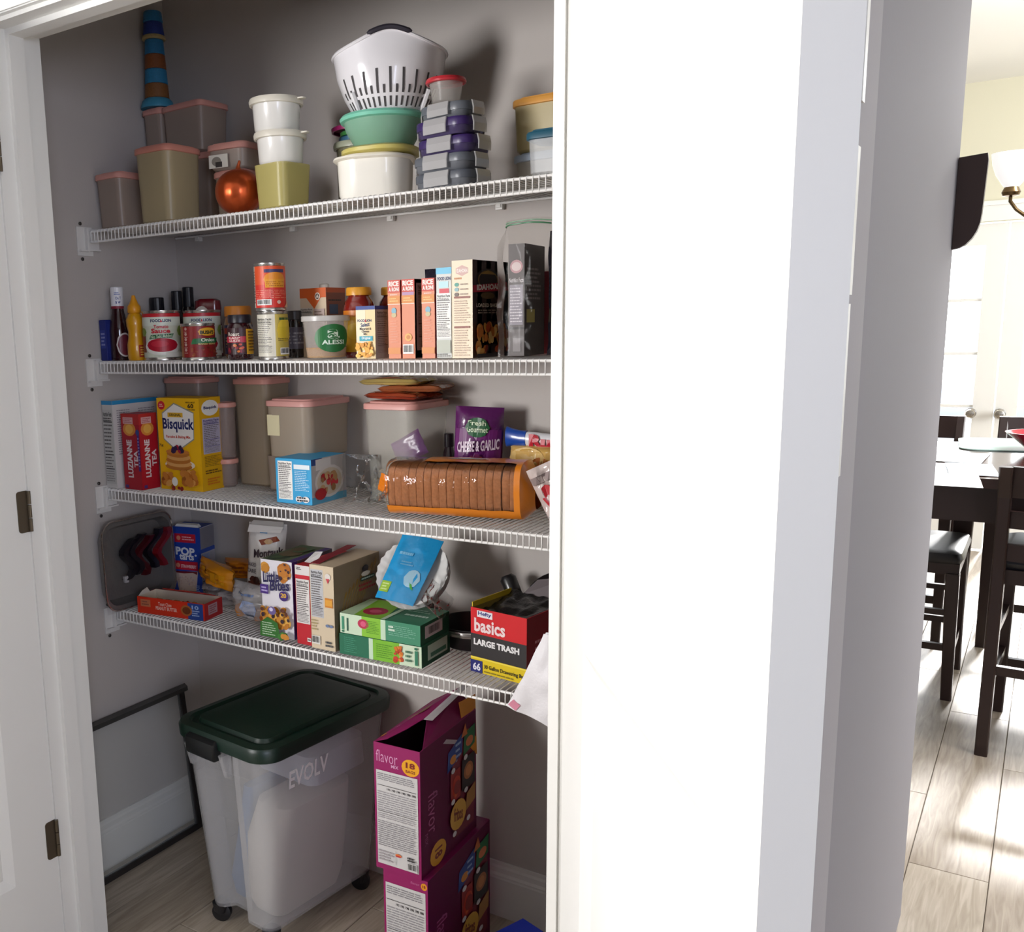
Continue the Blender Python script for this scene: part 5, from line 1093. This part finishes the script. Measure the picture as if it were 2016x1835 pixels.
# two green boxes
def green(nm, z, h, A_, B_, seed, flip):
    c = carton('snack_carton', nm, A_, B_, .128, h, z, '2c7a58', side='276a4c', group='green snack boxes stacked beside the oat box')
    p_ = P(c, 'F')
    if flip:
        p_.rect(0, 0, 1, 1, '1d6a4c').rect(.40, 0, .78, 1, '7ab82c').rect(.37, 0, .42, 1, 'c4dcc0').rect(.74, 0, 1, 1, 'cfe0c4').rows(.06, .12, .22, .9, 8, '3f8a6c', .4).rows(.46, .15, .66, .85, 7, '5a9420', .4).food(.66, .04, .80, .92, ['d0701c', 'c83a28', 'e08a34', 'b8401c'], 16, .2).rect(.93, .12, .965, .80, '2c7a5c').ell(.945, .9, .02, .06, '1d6a4c').rows(.82, .2, .9, .8, 3, '3a6a50', .5)
    else:
        p_.rect(0, 0, 1, 1, '3f8a68').rect(0, 0, .30, 1, 'c9dcc0').rect(.28, 0, .56, 1, '86c034').rect(.52, 0, .58, 1, 'c4dcc0').ell(.30, .62, .07, .24, 'b8284c').ell(.30, .62, .035, .14, 'd8587c').rows(.34, .2, .5, .85, 8, '5a9420', .4).rows(.62, .3, .95, .85, 6, '7ab49a', .35).rect(.025, .18, .055, .85, '3a8a6a').rect(.09, .15, .11, .8, '2c5a48').ell(.04, .10, .018, .05, '1d6a4c').rows(.62, .5, .70, .8, 2, 'd8e8d8', .6)
    p_.done(c)
    p_ = P(c, 'R'); p_.rect(0, 0, 1, 1, '23664a' if not flip else '1c5a40')
    if not flip: p_.rect(.15, .25, .75, .85, 'b8b4b4').bars(.25, .3, .68, .8, bg='b8b4b4')
    else: p_.rect(.2, .2, .9, .9, 'a8c0ac').rect(.3, .3, .85, .5, '2c6a50')
    p_.done(c)
    if not flip:
        p_ = P(c, 'T'); p_.rect(0, 0, 1, 1, '2f7c5c').rect(0, 0, .32, 1, 'b9d4b0').poly([(.18, 0), (.55, 0), (.42, 1), (.10, 1)], '86c034').ell(.32, .35, .14, .22, 'a82444').ell(.32, .35, .07, .10, 'c8506c').rect(.52, .0, .57, 1, 'c4dcc0').rows(.66, .36, .95, .50, 1, 'c0dccc', .6).rows(.62, .6, .9, .8, 2, '8ab8a0', .5); p_.done(c)
    return c
green('lower green snack box, dark green and lime, beside the oat box', Z4, .0475, (.7400, .012), (.9500, .0195), 1, True)
green('upper green snack box with a red picture, under the paper plates', Z4+.0485, .0455, (.7410, .015), (.9470, .020), 2, False)
# paper plates in film
PZ = Z4+.0955
e = empty('plate_pack', (.868, .080, PZ+.004), (math.radians(50), math.radians(6), math.radians(6)), label='pack of white fluted plates with a blue wrapper on the green boxes', cat='plates')
PR = .082
def plate_ring(r, z, amp, n=96): return [((r+amp*.6*math.sin(i*2*math.pi*26/n))*math.cos(2*math.pi*i/n), (r+amp*.6*math.sin(i*2*math.pi*26/n))*math.sin(2*math.pi*i/n)+PR, z+amp*math.sin(i*2*math.pi*26/n)) for i in range(n)]
for k in range(7):
    z = .002+k*.0030
    ob('paper_plate', G().loft([plate_ring(.001, z, 0), plate_ring(PR*.66, z, 0), plate_ring(PR*.72, z+.001, .0004), plate_ring(PR, z+.014, .0016), plate_ring(PR+.001, z+.0145, .0016), plate_ring(PR*.73, z+.0026, .0004), plate_ring(PR*.66, z+.0014, 0), plate_ring(.001, z+.0014, 0)], None, False, False), mat('e9e7e4', .5), e, smooth=True)
# blue wrapper lies across the pack face
def wf(u, v): return ((u-.5)*.092*(1+.1*v)+.010*v-.012, .002+v*.165, .0405+.004*math.sin(math.pi*u)+.002*noise3(u*4, v*5))
g = G().grid(wf, 12, 20); gg = G().grid(lambda u, v: (lambda p: (p[0], p[1], p[2]-.0012))(wf(1-u, v)), 12, 20); 
o_ = len(g.v); g.v += gg.v; g.f += [[i+o_ for i in f] for f in gg.f]; g.m += gg.m
ob('blue_wrapper', g, mat('1a9ad8', .25, coat=.6, bump=.35, bscale=40), e, smooth=True)
q = Print(.092, .165, lambda u, v, e_: (lambda p: (p[0], p[1], p[2]+e_+.001))(wf(u, v)), .35, .006)
q.rect(.02, .10, .26, .26, '9ac034').rows(.05, .12, .22, .24, 3, 'd8e8a0').ell(.70, .36, .20, .13, 'a8d0e4').ell(.70, .36, .155, .10, '1a9ad8').ell(.70, .34, .09, .055, '4aa83c').rows(.28, .52, .62, .60, 2, '7abce0', .5, 4).poly([(.68, .30), (.74, .30), (.84, .20), (.80, .18)], '4aa83c').rows(.15, .66, .5, .74, 1, '7abce0', .5)
q.done(e)
ob('clear_wrap', G().grid(lambda u, v: ((u-.5)*.185+.012+.006*noise3(u*5, v*5, 1), -.004+v*.175, .047-.028*abs(2*u-1)**3+.006*noise3(u*6, v*6, 2)), 22, 20), mat('f4f4f4', .08, film=.14, bump=.8, bscale=40), e, smooth=True)
pouch('wrap_tail', '', .055, .085, .012, (.105, .02, .018), math.radians(80), 'ffffff', seed=90, amp=.8, m=mat('e8eaea', .08, film=.18, bump=.9, bscale=50), parent=e, rx=math.radians(-20))
# pans behind
e = empty('frying_pan', (.965, .222, Z4+.001), label='dark frying pan with a steel band behind the green boxes', cat='pan')
ob('body', G().lathe([(0, 0), (.060, 0), (.066, .004), (.078, .050), (.0795, .050), (.0805, .052), (.079, .054), (.077, .053), (.064, .006), (0, .005)], 48), mat('1a191b', .35), e, smooth=True)
ob('steel_band', G().lathe([(.0795, .036), (.0812, .037), (.0815, .047), (.0800, .049)], 48, None, c0=False, c1=False), mat('b4b0ae', .2, .95), e, smooth=True)
ob('handle', G().tube([(-.075, .02, .045), (-.11, .03, .055), (-.16, .045, .066), (-.22, .055, .070)], [.008, .009, .011, .009], 10), mat('1c1c1e', .4), e, smooth=True)
ob('bracket', G().box(-.092, -.072, .008, .034, .034, .050), mat('c4c0bd', .25, .9), e)
e = empty('skillet', (1.155, .262, Z4+.004), label='dark skillet on edge behind the trash bag box, its black handle pointing up', cat='pan')
h_ = ob('body', G().lathe([(0, 0), (.070, 0), (.080, .004), (.088, .024), (.0865, .026), (.077, .008), (0, .005)], 44), mat('231e1e', .4), e, (0, .012, .085), (math.radians(72), 0, math.radians(-8)), smooth=True)
a = at(1000, 1139, 1, .235)-Vector(e.location); b_ = at(1034, 1222, 1, .235)-Vector(e.location)
ob('handle', G().tube([(-.060, -.012, .118), tuple(b_), tuple(b_+(a-b_)*.5), tuple(a), tuple(a+(a-b_)*.08)], [.010, .0165, .0175, .0185, .012], 16), mat('131215', .35, coat=.2), e, smooth=True)
# trash bag box
a, b = Vector((1.043, .066)), Vector((1.1795, .046))
c = carton('trash_bag_box', 'red, black and yellow trash bag box with its top open', a, b, .145, .139, Z4, 'c8161c', open_top=True, side='a0101c', inner='8a7a30')
p_ = P(c, 'F'); p_.rect(0, .58, 1, 1, 'd0131c').rect(0, .24, 1, .60, '2c2829').rect(0, 0, 1, .24, 'e3c514').rect(0, .215, 1, .235, 'f0dc50')
p_.rect(.12, .87, .40, .97, 'e8e4e8').text('Hefty', .14, .885, .38, .96, '1c2a78', .03).text('basics', .07, .64, .63, .85, 'f0d8d8', .03).text('LARGE TRASH', .06, .43, .88, .53, 'e8e6e6', .05).rect(0, 0, .22, .19, '1e2470').text('66', .045, .03, .185, .15, 'e8e8f0', .03).text('30 Gallon Drawstring Bags', .25, .07, 1.0, .15, '3a3414', .02).rows(.25, .02, .8, .06, 1, '8a7a1c', .5); p_.done(c)
p_ = P(c, 'R'); p_.rect(0, 0, 1, 1, 'a80f1c').rows(.2, .45, .8, .65, 2, 'd88a8c', .4).ell(.3, .28, .1, .06, '3a5aa8').rect(.0, .0, 1, .12, 'b8a01c'); p_.done(c)
w, d, h = SIZES[c.name]
ob('yellow_edge', G().box(0, .0022, .004, d, h-.001, h+.010), mat('d0b428', .5), c)
g = G(); g.grid(lambda u, v: (.004+u*(w-.008), .003+v*(d-.006), h-.020+.026*(v**1.5)+.010*noise3(u*5, v*5)), 18, 18)
g2 = G().grid(lambda u, v: (.004+(1-u)*(w-.008), .003+v*(d-.006), h-.034+.026*(v**1.5)), 4, 4); o_ = len(g.v); g.v += g2.v; g.f += [[i+o_ for i in f] for f in g2.f]; g.m += g2.m
ob('black_bags', g, mat('141315', .3, bump=.9, bscale=70, coat=.3), c, smooth=True)
ob('raised_flap', G().loft([[(.03, d-.001, h), (w-.005, d-.001, h), (w-.004, d+.030, h+.050), (.05, d+.028, h+.030)], [(.03, d-.0002, h), (w-.005, d-.0002, h), (w-.004, d+.0312, h+.050), (.05, d+.0292, h+.030)]]), mat('6a6264', .7), c)
# white plastic bag hanging over the edge
def wb(u, v):
    x = 1.163+.16*u-.0*v+(.055*(1-v)**1.2)*(1-u)*1.0; z = .655+.215*v+(.03*(1-v))*(1-u)
    return (x, -.016-.030*math.sin(math.pi*min(1, v*1.1))*(.4+u)-.012*noise3(u*4, v*4), z)
def wb2(u, v):
    # left edge runs from the lower left tip up to the right
    zl = .690+.160*v; xl = 1.168+.078*v**.85
    xr = 1.335
    zb = .690-.030*u
    return (xl+(xr-xl)*u, -.022-.020*math.sin(math.pi*v)*(.3+.7*u)-.006*noise3(u*5, v*5), zl-.045*u*(1-v)-.004*noise3(u*6, v*3, 2))
g = G().grid(wb2, 22, 20); q2 = G().grid(lambda u, v: (lambda p: (p[0], p[1]+.010+.012*math.sin(math.pi*u), p[2]))(wb2(u, v)), 22, 20)
o_ = len(g.v); g.v += q2.v; g.f += [[i+o_ for i in f][::-1] for f in q2.f]; g.m += q2.m
o = ob('plastic_bag', g, mat('f2eff2', .5, bump=.25, bscale=160), None, smooth=True, label='white plastic bag hanging over the lowest shelf beside the door leaf', cat='bag')
q = Print(.05, .03, lambda u, v, e_: (lambda p: (p[0], p[1]-e_-.0015, p[2]))(wb2(.01+.13*u, .01+.10*v)), .5); q.poly([(0, .2), (.9, 0), (1, .9), (.2, 1)], 'd98aa0'); q.done(o)
c = carton('small_box', 'small white box behind the hanging plastic bag at the right end', (1.225, .07), (1.30, .07), .08, .105, Z4, 'd9d6d8')
# ================================================================== pantry floor
# clear panel in a dark frame, leaning on the left wall
e = empty('framed_panel', (.062, 0, .001), (0, math.radians(-6.0), 0), label='clear panel in a dark frame leaning against the left wall by the bin', cat='panel')
y0, y1, H = -.29, .214, .428; FR = mat('24201f', .5)
ob('frame_bar', G().box(-.006, .008, y0, y1, 0, .016), FR, e)
ob('frame_bar', G().box(-.006, .008, y1-.016, y1, .016, H-.012), FR, e)
ob('frame_bar', G().box(-.006, .008, y0, y0+.016, .016, H-.012), FR, e)
ob('top_bar', G().loft([[(-.010, y0, H-.012), (.022, y0, H-.012), (.022, y0, H), (-.010, y0, H)], [(-.010, y1+.022, H-.012), (.022, y1+.002, H-.012), (.022, y1+.002, H), (-.010, y1+.022, H)]]), mat('3a3836', .45), e)
ob('clear_sheet', G().box(0, .002, y0+.014, y1-.014, .014, H-.010), mat('dfe6e2', .05, clear=.88), e)
# wheeled storage bin
zl = .525
e = empty('storage_bin', (.537, .062, 0), math.radians(-6), label='large clear wheeled storage bin with a dark green lid', cat='bin')
W0, D0, W1, D1, r0, r1 = .215, .37, .290, .435, .03, .045
FR2 = mat('bfbebf', .3, clear=.66, sss=0)
def sec(w, d, r, z, notch=.0):
    """rounded rectangle whose front side is pushed in on its left half"""
    pts = rr(w, d, r, z, 6); return pts
def binring(t, z, off=0):
    w = W0+(W1-W0)*t-2*off; d = D0+(D1-D0)*t-2*off; r = r0+(r1-r0)*t
    base = rr(w, d, r, z, 5); out = []
    n = len(base)
    for i in range(n):
        a_, b_ = Vector(base[i]), Vector(base[(i+1) % n]); L = (b_-a_).length; k = 10 if L > .08 else 1
        for j in range(k):
            p = a_.lerp(b_, j/k)
            if abs(p.y+d/2) < .004 and abs(p.x) < w/2-r-.001:
                q = (p.x+w*.5)/w; s_ = max(0, min(1, (q-.20)/.05))*max(0, min(1, (.62-q)/.05))
                p = p+Vector((0, .030*s_*(1-.0*t), 0))
            out.append(tuple(p))
    return out
zs = [(0, .052), (.02, .056), (.5, .27), (1, .485)]
rings = [binring(-.03, .050)]+[binring(t, z) for t, z in zs]+[binring(1.06, .487), binring(1.06, .500)]
rings += [binring(1.0, .500, .002), binring(1, .485, .002), binring(.5, .27, .002), binring(.03, .058, .002)]
ob('body', G().loft(rings), FR2, e, smooth=True)
GL = mat('042015', .38, bump=.05, bscale=60)
ob('lid', G().loft([rr(W1+.018, D1+.018, .05, .494, 7), rr(W1+.032, D1+.032, .055, .496, 7), rr(W1+.036, D1+.036, .057, .520, 7), rr(W1+.028, D1+.028, .055, .528, 7), rr(W1-.010, D1-.010, .045, .531, 7), rr(W1-.020, D1-.020, .04, .524, 7), rr(W1-.045, D1-.045, .035, .524, 7), rr(W1-.055, D1-.055, .03, .533, 7), rr(W1-.10, D1-.12, .025, .536, 7)]), GL, e, smooth=True)
ob('latch', G().loft([rr(.095, .020, .004, .470, 3, -.040, -D1/2-.016), rr(.100, .026, .005, .476, 3, -.040, -D1/2-.018), rr(.100, .028, .005, .512, 3, -.040, -D1/2-.017), rr(.094, .018, .004, .518, 3, -.040, -D1/2-.012)]), mat('0c0f10', .4), e, smooth=True)
for dx in (-.100, .020):
    ob('latch_post', G().loft([rr(.010, .018, .002, .430, 2, dx, -D0/2-.030), rr(.014, .030, .003, .486, 2, dx, -D1/2-.006)]), FR2, e)
q = Print(.12, .05, lambda u, v, e_: (W0/2+(W1-W0)/2*((.405+v*.045-.056)/.429)+.0016+e_, -.14+u*.13, .405+v*.045)); q.text('EVOLV', 0, 0, 1, 1, 'd9d6d6', .02); q.done(e, 'lettering')
def wheel(x, y):
    o = empty('caster', (x, y, 0)); o.parent = e
    ob('wheel', G().lathe([(0, -.010), (.018, -.010), (.024, -.007), (.024, .007), (.018, .010), (0, .010)], 22), mat('161518', .5), o, (0, 0, .024), (math.pi/2, 0, .5), smooth=True)
    ob('fork', G().loft([rr(.030, .034, .008, .026, 3), rr(.040, .040, .012, .050, 3)]), mat('1a191c', .5), o)
for x, y in ((-.088, -.165), (.088, -.165), (-.088, .155), (.088, .155)): wheel(x, y)
# things stored in the bin
def inside(name, label, rings_, col, cat, clear=0):
    return ob(name, G().loft(rings_), mat(col, .7, clear=clear), None, (.537, .062, 0), math.radians(-6), smooth=True, label=label, cat=cat)
inside('kibble_bag', 'pale bulky bag filling the right half of the storage bin', [rr(.10, .22, .03, .062, 5, .040, -.03), rr(.115, .26, .04, .10, 5, .040, -.03), rr(.125, .27, .04, .25, 5, .046, -.02), rr(.12, .24, .04, .33, 5, .050, 0), rr(.06, .16, .02, .35, 5, .05, .0)], 'd8cfc6', 'bag')
inside('blue_bag', 'blue crumpled bag inside the storage bin, left of the pale bag', [rr(.06, .20, .02, .062, 5, -.055, -.03), rr(.070, .22, .03, .11, 5, -.058, -.03), rr(.06, .18, .025, .20, 5, -.056, -.03), rr(.03, .12, .01, .34, 5, -.050, -.04)], '3f78b8', 'bag')
inside('folded_sack', 'folded white and blue sack at the top of the storage bin', [rr(.16, .12, .02, .358, 5, .03, .06), rr(.20, .20, .03, .37, 5, .03, .05), rr(.19, .20, .03, .44, 5, .03, .05), rr(.15, .15, .03, .455, 5, .03, .05)], 'b9bccb', 'sack')
# two purple snack cartons
def flavor(nm, A_, B_, z, d, h, opened):
    c = carton('snack_carton', nm, A_, B_, d, h, z, '8c1458', open_top=opened, side='80104e', inner='2c1420', group='purple snack cartons stacked on the floor')
    p_ = P(c, 'F'); p_.rect(0, 0, 1, 1, '93165c')
    if opened:
        p_.text('flavor', .05, .855, .52, .945, 'd9a0c4', -.01).text('MIX', .38, .825, .54, .85, 'd9a0c4', .02).ell(.80, .86, .19, .065, 'e8a41c').text('18', .70, .855, .90, .90, '7a1c14', .04).text('BAGS', .70, .82, .90, .842, '7a1c14', .02); t1 = .79
    else:
        p_.text('flavor', .62, .945, .82, .965, 'c06a98', .0).ell(.92, .95, .07, .028, 'e0941c').text('18', .885, .94, .955, .962, '7a1c14', .03); t1 = .90
    p_.rect(.05, .045, .95, t1, 'cfccca')
    H_ = t1-.045
    for k in range(6): p_.text('190', .28+.11*k, t1-.20*H_+.0, .36+.11*k, t1-.175*H_, '3a3638', .03)
    p_.rows(.08, t1-.10*H_, .9, t1-.02*H_, 4, '8a868a', .4, 3, .1).rect(.08, t1-.155*H_, .92, t1-.150*H_, '3a3638').rows(.08, t1-.42*H_, .92, t1-.21*H_, 9, '9a969a', .35, 5, .05).rect(.08, t1-.43*H_, .92, t1-.425*H_, '3a3638').rows(.08, t1-.50*H_, .92, t1-.44*H_, 3, '9a969a', .35, 6, .05).rows(.08, t1-.80*H_, .92, t1-.52*H_, 13, '8a868a', .35, 8, .08).rect(.46, t1-.97*H_, .465, t1-.82*H_, '4a4648').ell(.52, t1-.86*H_, .07, .012, 'e07a3c').ell(.52, t1-.868*H_, .06, .006, 'c02c34').rows(.08, t1-.96*H_, .42, t1-.84*H_, 4, 'a8a0a4').bars(.72, t1-.985*H_, .93, t1-.90*H_, bg='cfccca').rows(.72, t1-.89*H_, .9, t1-.84*H_, 2, '2c2a2c', .7)
    p_.done(c)
    p_ = P(c, 'R'); p_.rect(0, 0, 1, 1, '86125a').rect(.55, .08, .95, .82, '7a1230')
    p_.text('flavor', .12, .30, .28, .62, 'a8487c', .0, turn=-1).text('MIX', .06, .24, .11, .33, 'a8487c', .0, turn=-1).ell(.28, .10, .14, .095, 'd9961c').text('18', .22, .06, .35, .14, '7a1c14', .03, turn=-1)
    p_.poly([(.45, .66), (.72, .74), (.74, .90), (.47, .82)], '1c3f90').ell(.56, .74, .06, .035, 'd98a34').rows(.60, .72, .70, .86, 3, '9ab0d8', .4)
    p_.poly([(.74, .70), (.96, .74), (.97, .90), (.76, .88)], '1f6a3c').ell(.86, .79, .07, .04, 'd87a4c').poly([(.70, .86), (.82, .86), (.78, .96)], 'c86a2c')
    p_.rect(.50, .40, .68, .64, 'a01c1c').food(.52, .42, .68, .60, ['c8341c', '8a1414', 'd0501c'], 8, .35).rect(.70, .42, .94, .68, '221418').ell(.82, .56, .09, .07, 'a8683c').ell(.82, .56, .055, .045, 'c8804c')
    p_.ell(.62, .27, .15, .12, 'd9a23c').text('fritos', .54, .22, .70, .33, '7a2414', .03, slant=-.03).poly([(.76, .24), (.94, .28), (.95, .42), (.78, .38)], 'b07a3c')
    for u, v in ((.53, .66), (.76, .69), (.52, .41), (.76, .42), (.54, .14), (.80, .17)): p_.ell(u, v, .035, .022, 'd9d0d4')
    p_.done(c); return c
lo = flavor('lower purple snack carton standing on the pantry floor', (.912, -.088), (1.019, -.083), 0, .305, .292, False)
p_ = P(lo, 'T'); p_.rect(0, 0, 1, 1, '7a1050').ell(.25, .5, .1, .06, '2a3a8a'); p_.done(lo)
up = flavor('upper purple snack carton with its top flaps raised', (.897, -.092), (1.007, -.087), .2925, .262, .285, True)
w, d, h = SIZES[up.name]
def flap(pts, col, name='flap'):
    n = (Vector(pts[1])-Vector(pts[0])).cross(Vector(pts[3])-Vector(pts[0])).normalized()*.0011
    return ob(name, G().loft([pts, [tuple(Vector(p)+n) for p in pts]]), mat(col, .55), up)
f1 = flap([(0, .0, h), (0, d, h), (w*.70, d*.98, h+.050), (w*.74, .10, h+.036)], '8c1458')
f1b = flap([(0, .0, h), (w*.70, .10, h+.0362), (w*.5, .05, h+.022), (w*.25, .01, h+.008)], '8c1458')
flap([(w, .012, h), (w*.72, .09, h+.032), (w*.71, d*.9, h+.050), (w, d, h)], '7c0f4e')
flap([(w*.72, .075, h+.037), (w*.86, .085, h+.034), (w*.84, d*.99, h+.052), (w*.70, d*.985, h+.0515)], 'c9c4c6', 'torn_white_edge')
flap([(w+.0005, d*.78, h*.80), (w+.0005, d+.002, h*.62), (w-.004, d+.004, h+.034), (w-.006, d*.72, h+.040)], 'd98a1c', 'orange_corner')
q = Print(.1, .1, lambda u, v, e_: (w*.74*u*(.25+.75*v)+.004, .02+.8*d*v, h+(.036+.014*v)*u*(.35+.65*v)+.0022+e_)); q.ell(.12, .06, .16, .05, 'd9961c').rows(.3, .2, .6, .3, 1, 'b85a90').food(.3, .4, .85, .8, ['7a8a3c', '8a3c2c', 'a86a3c'], 8, .25); q.done(up)
g = G(); e_ = w+.0012
g.add([(e_, .10, h*.93), (e_, .115, h*.945), (e_, .175, h*.86), (e_, .165, h*.84)], [(0, 1, 2, 3)]); g.add([(e_, .165, h*.84), (e_, .175, h*.86), (e_, .166, h*.70), (e_, .158, h*.70)], [(0, 1, 2, 3)])
ob('tear', g, mat('b8a8b0', .7), up)
# blue soda carton at the lower right
c = carton('soda_carton', 'deep blue soda carton lying on the floor by the door leaf', (1.085, .02), (1.34, -.07), .13, .125, 0, '1b2f9c')
p_ = P(c, 'T'); p_.rect(0, 0, 1, 1, '1a2f9e').ell(.42, .42, .30, .40, 'c9ccd6').ell(.42, .42, .28, .37, '16257e').text('PEPSI', .18, .30, .72, .56, 'dfe2ee', .05); p_.done(c)
p_ = P(c, 'F'); p_.rect(0, 0, 1, 1, '16288c').ell(.35, .5, .25, .38, 'b8bcc8').ell(.35, .5, .22, .33, '16257e').text('PEPSI', .18, .36, .54, .64, 'dfe2ee', .05); p_.done(c)
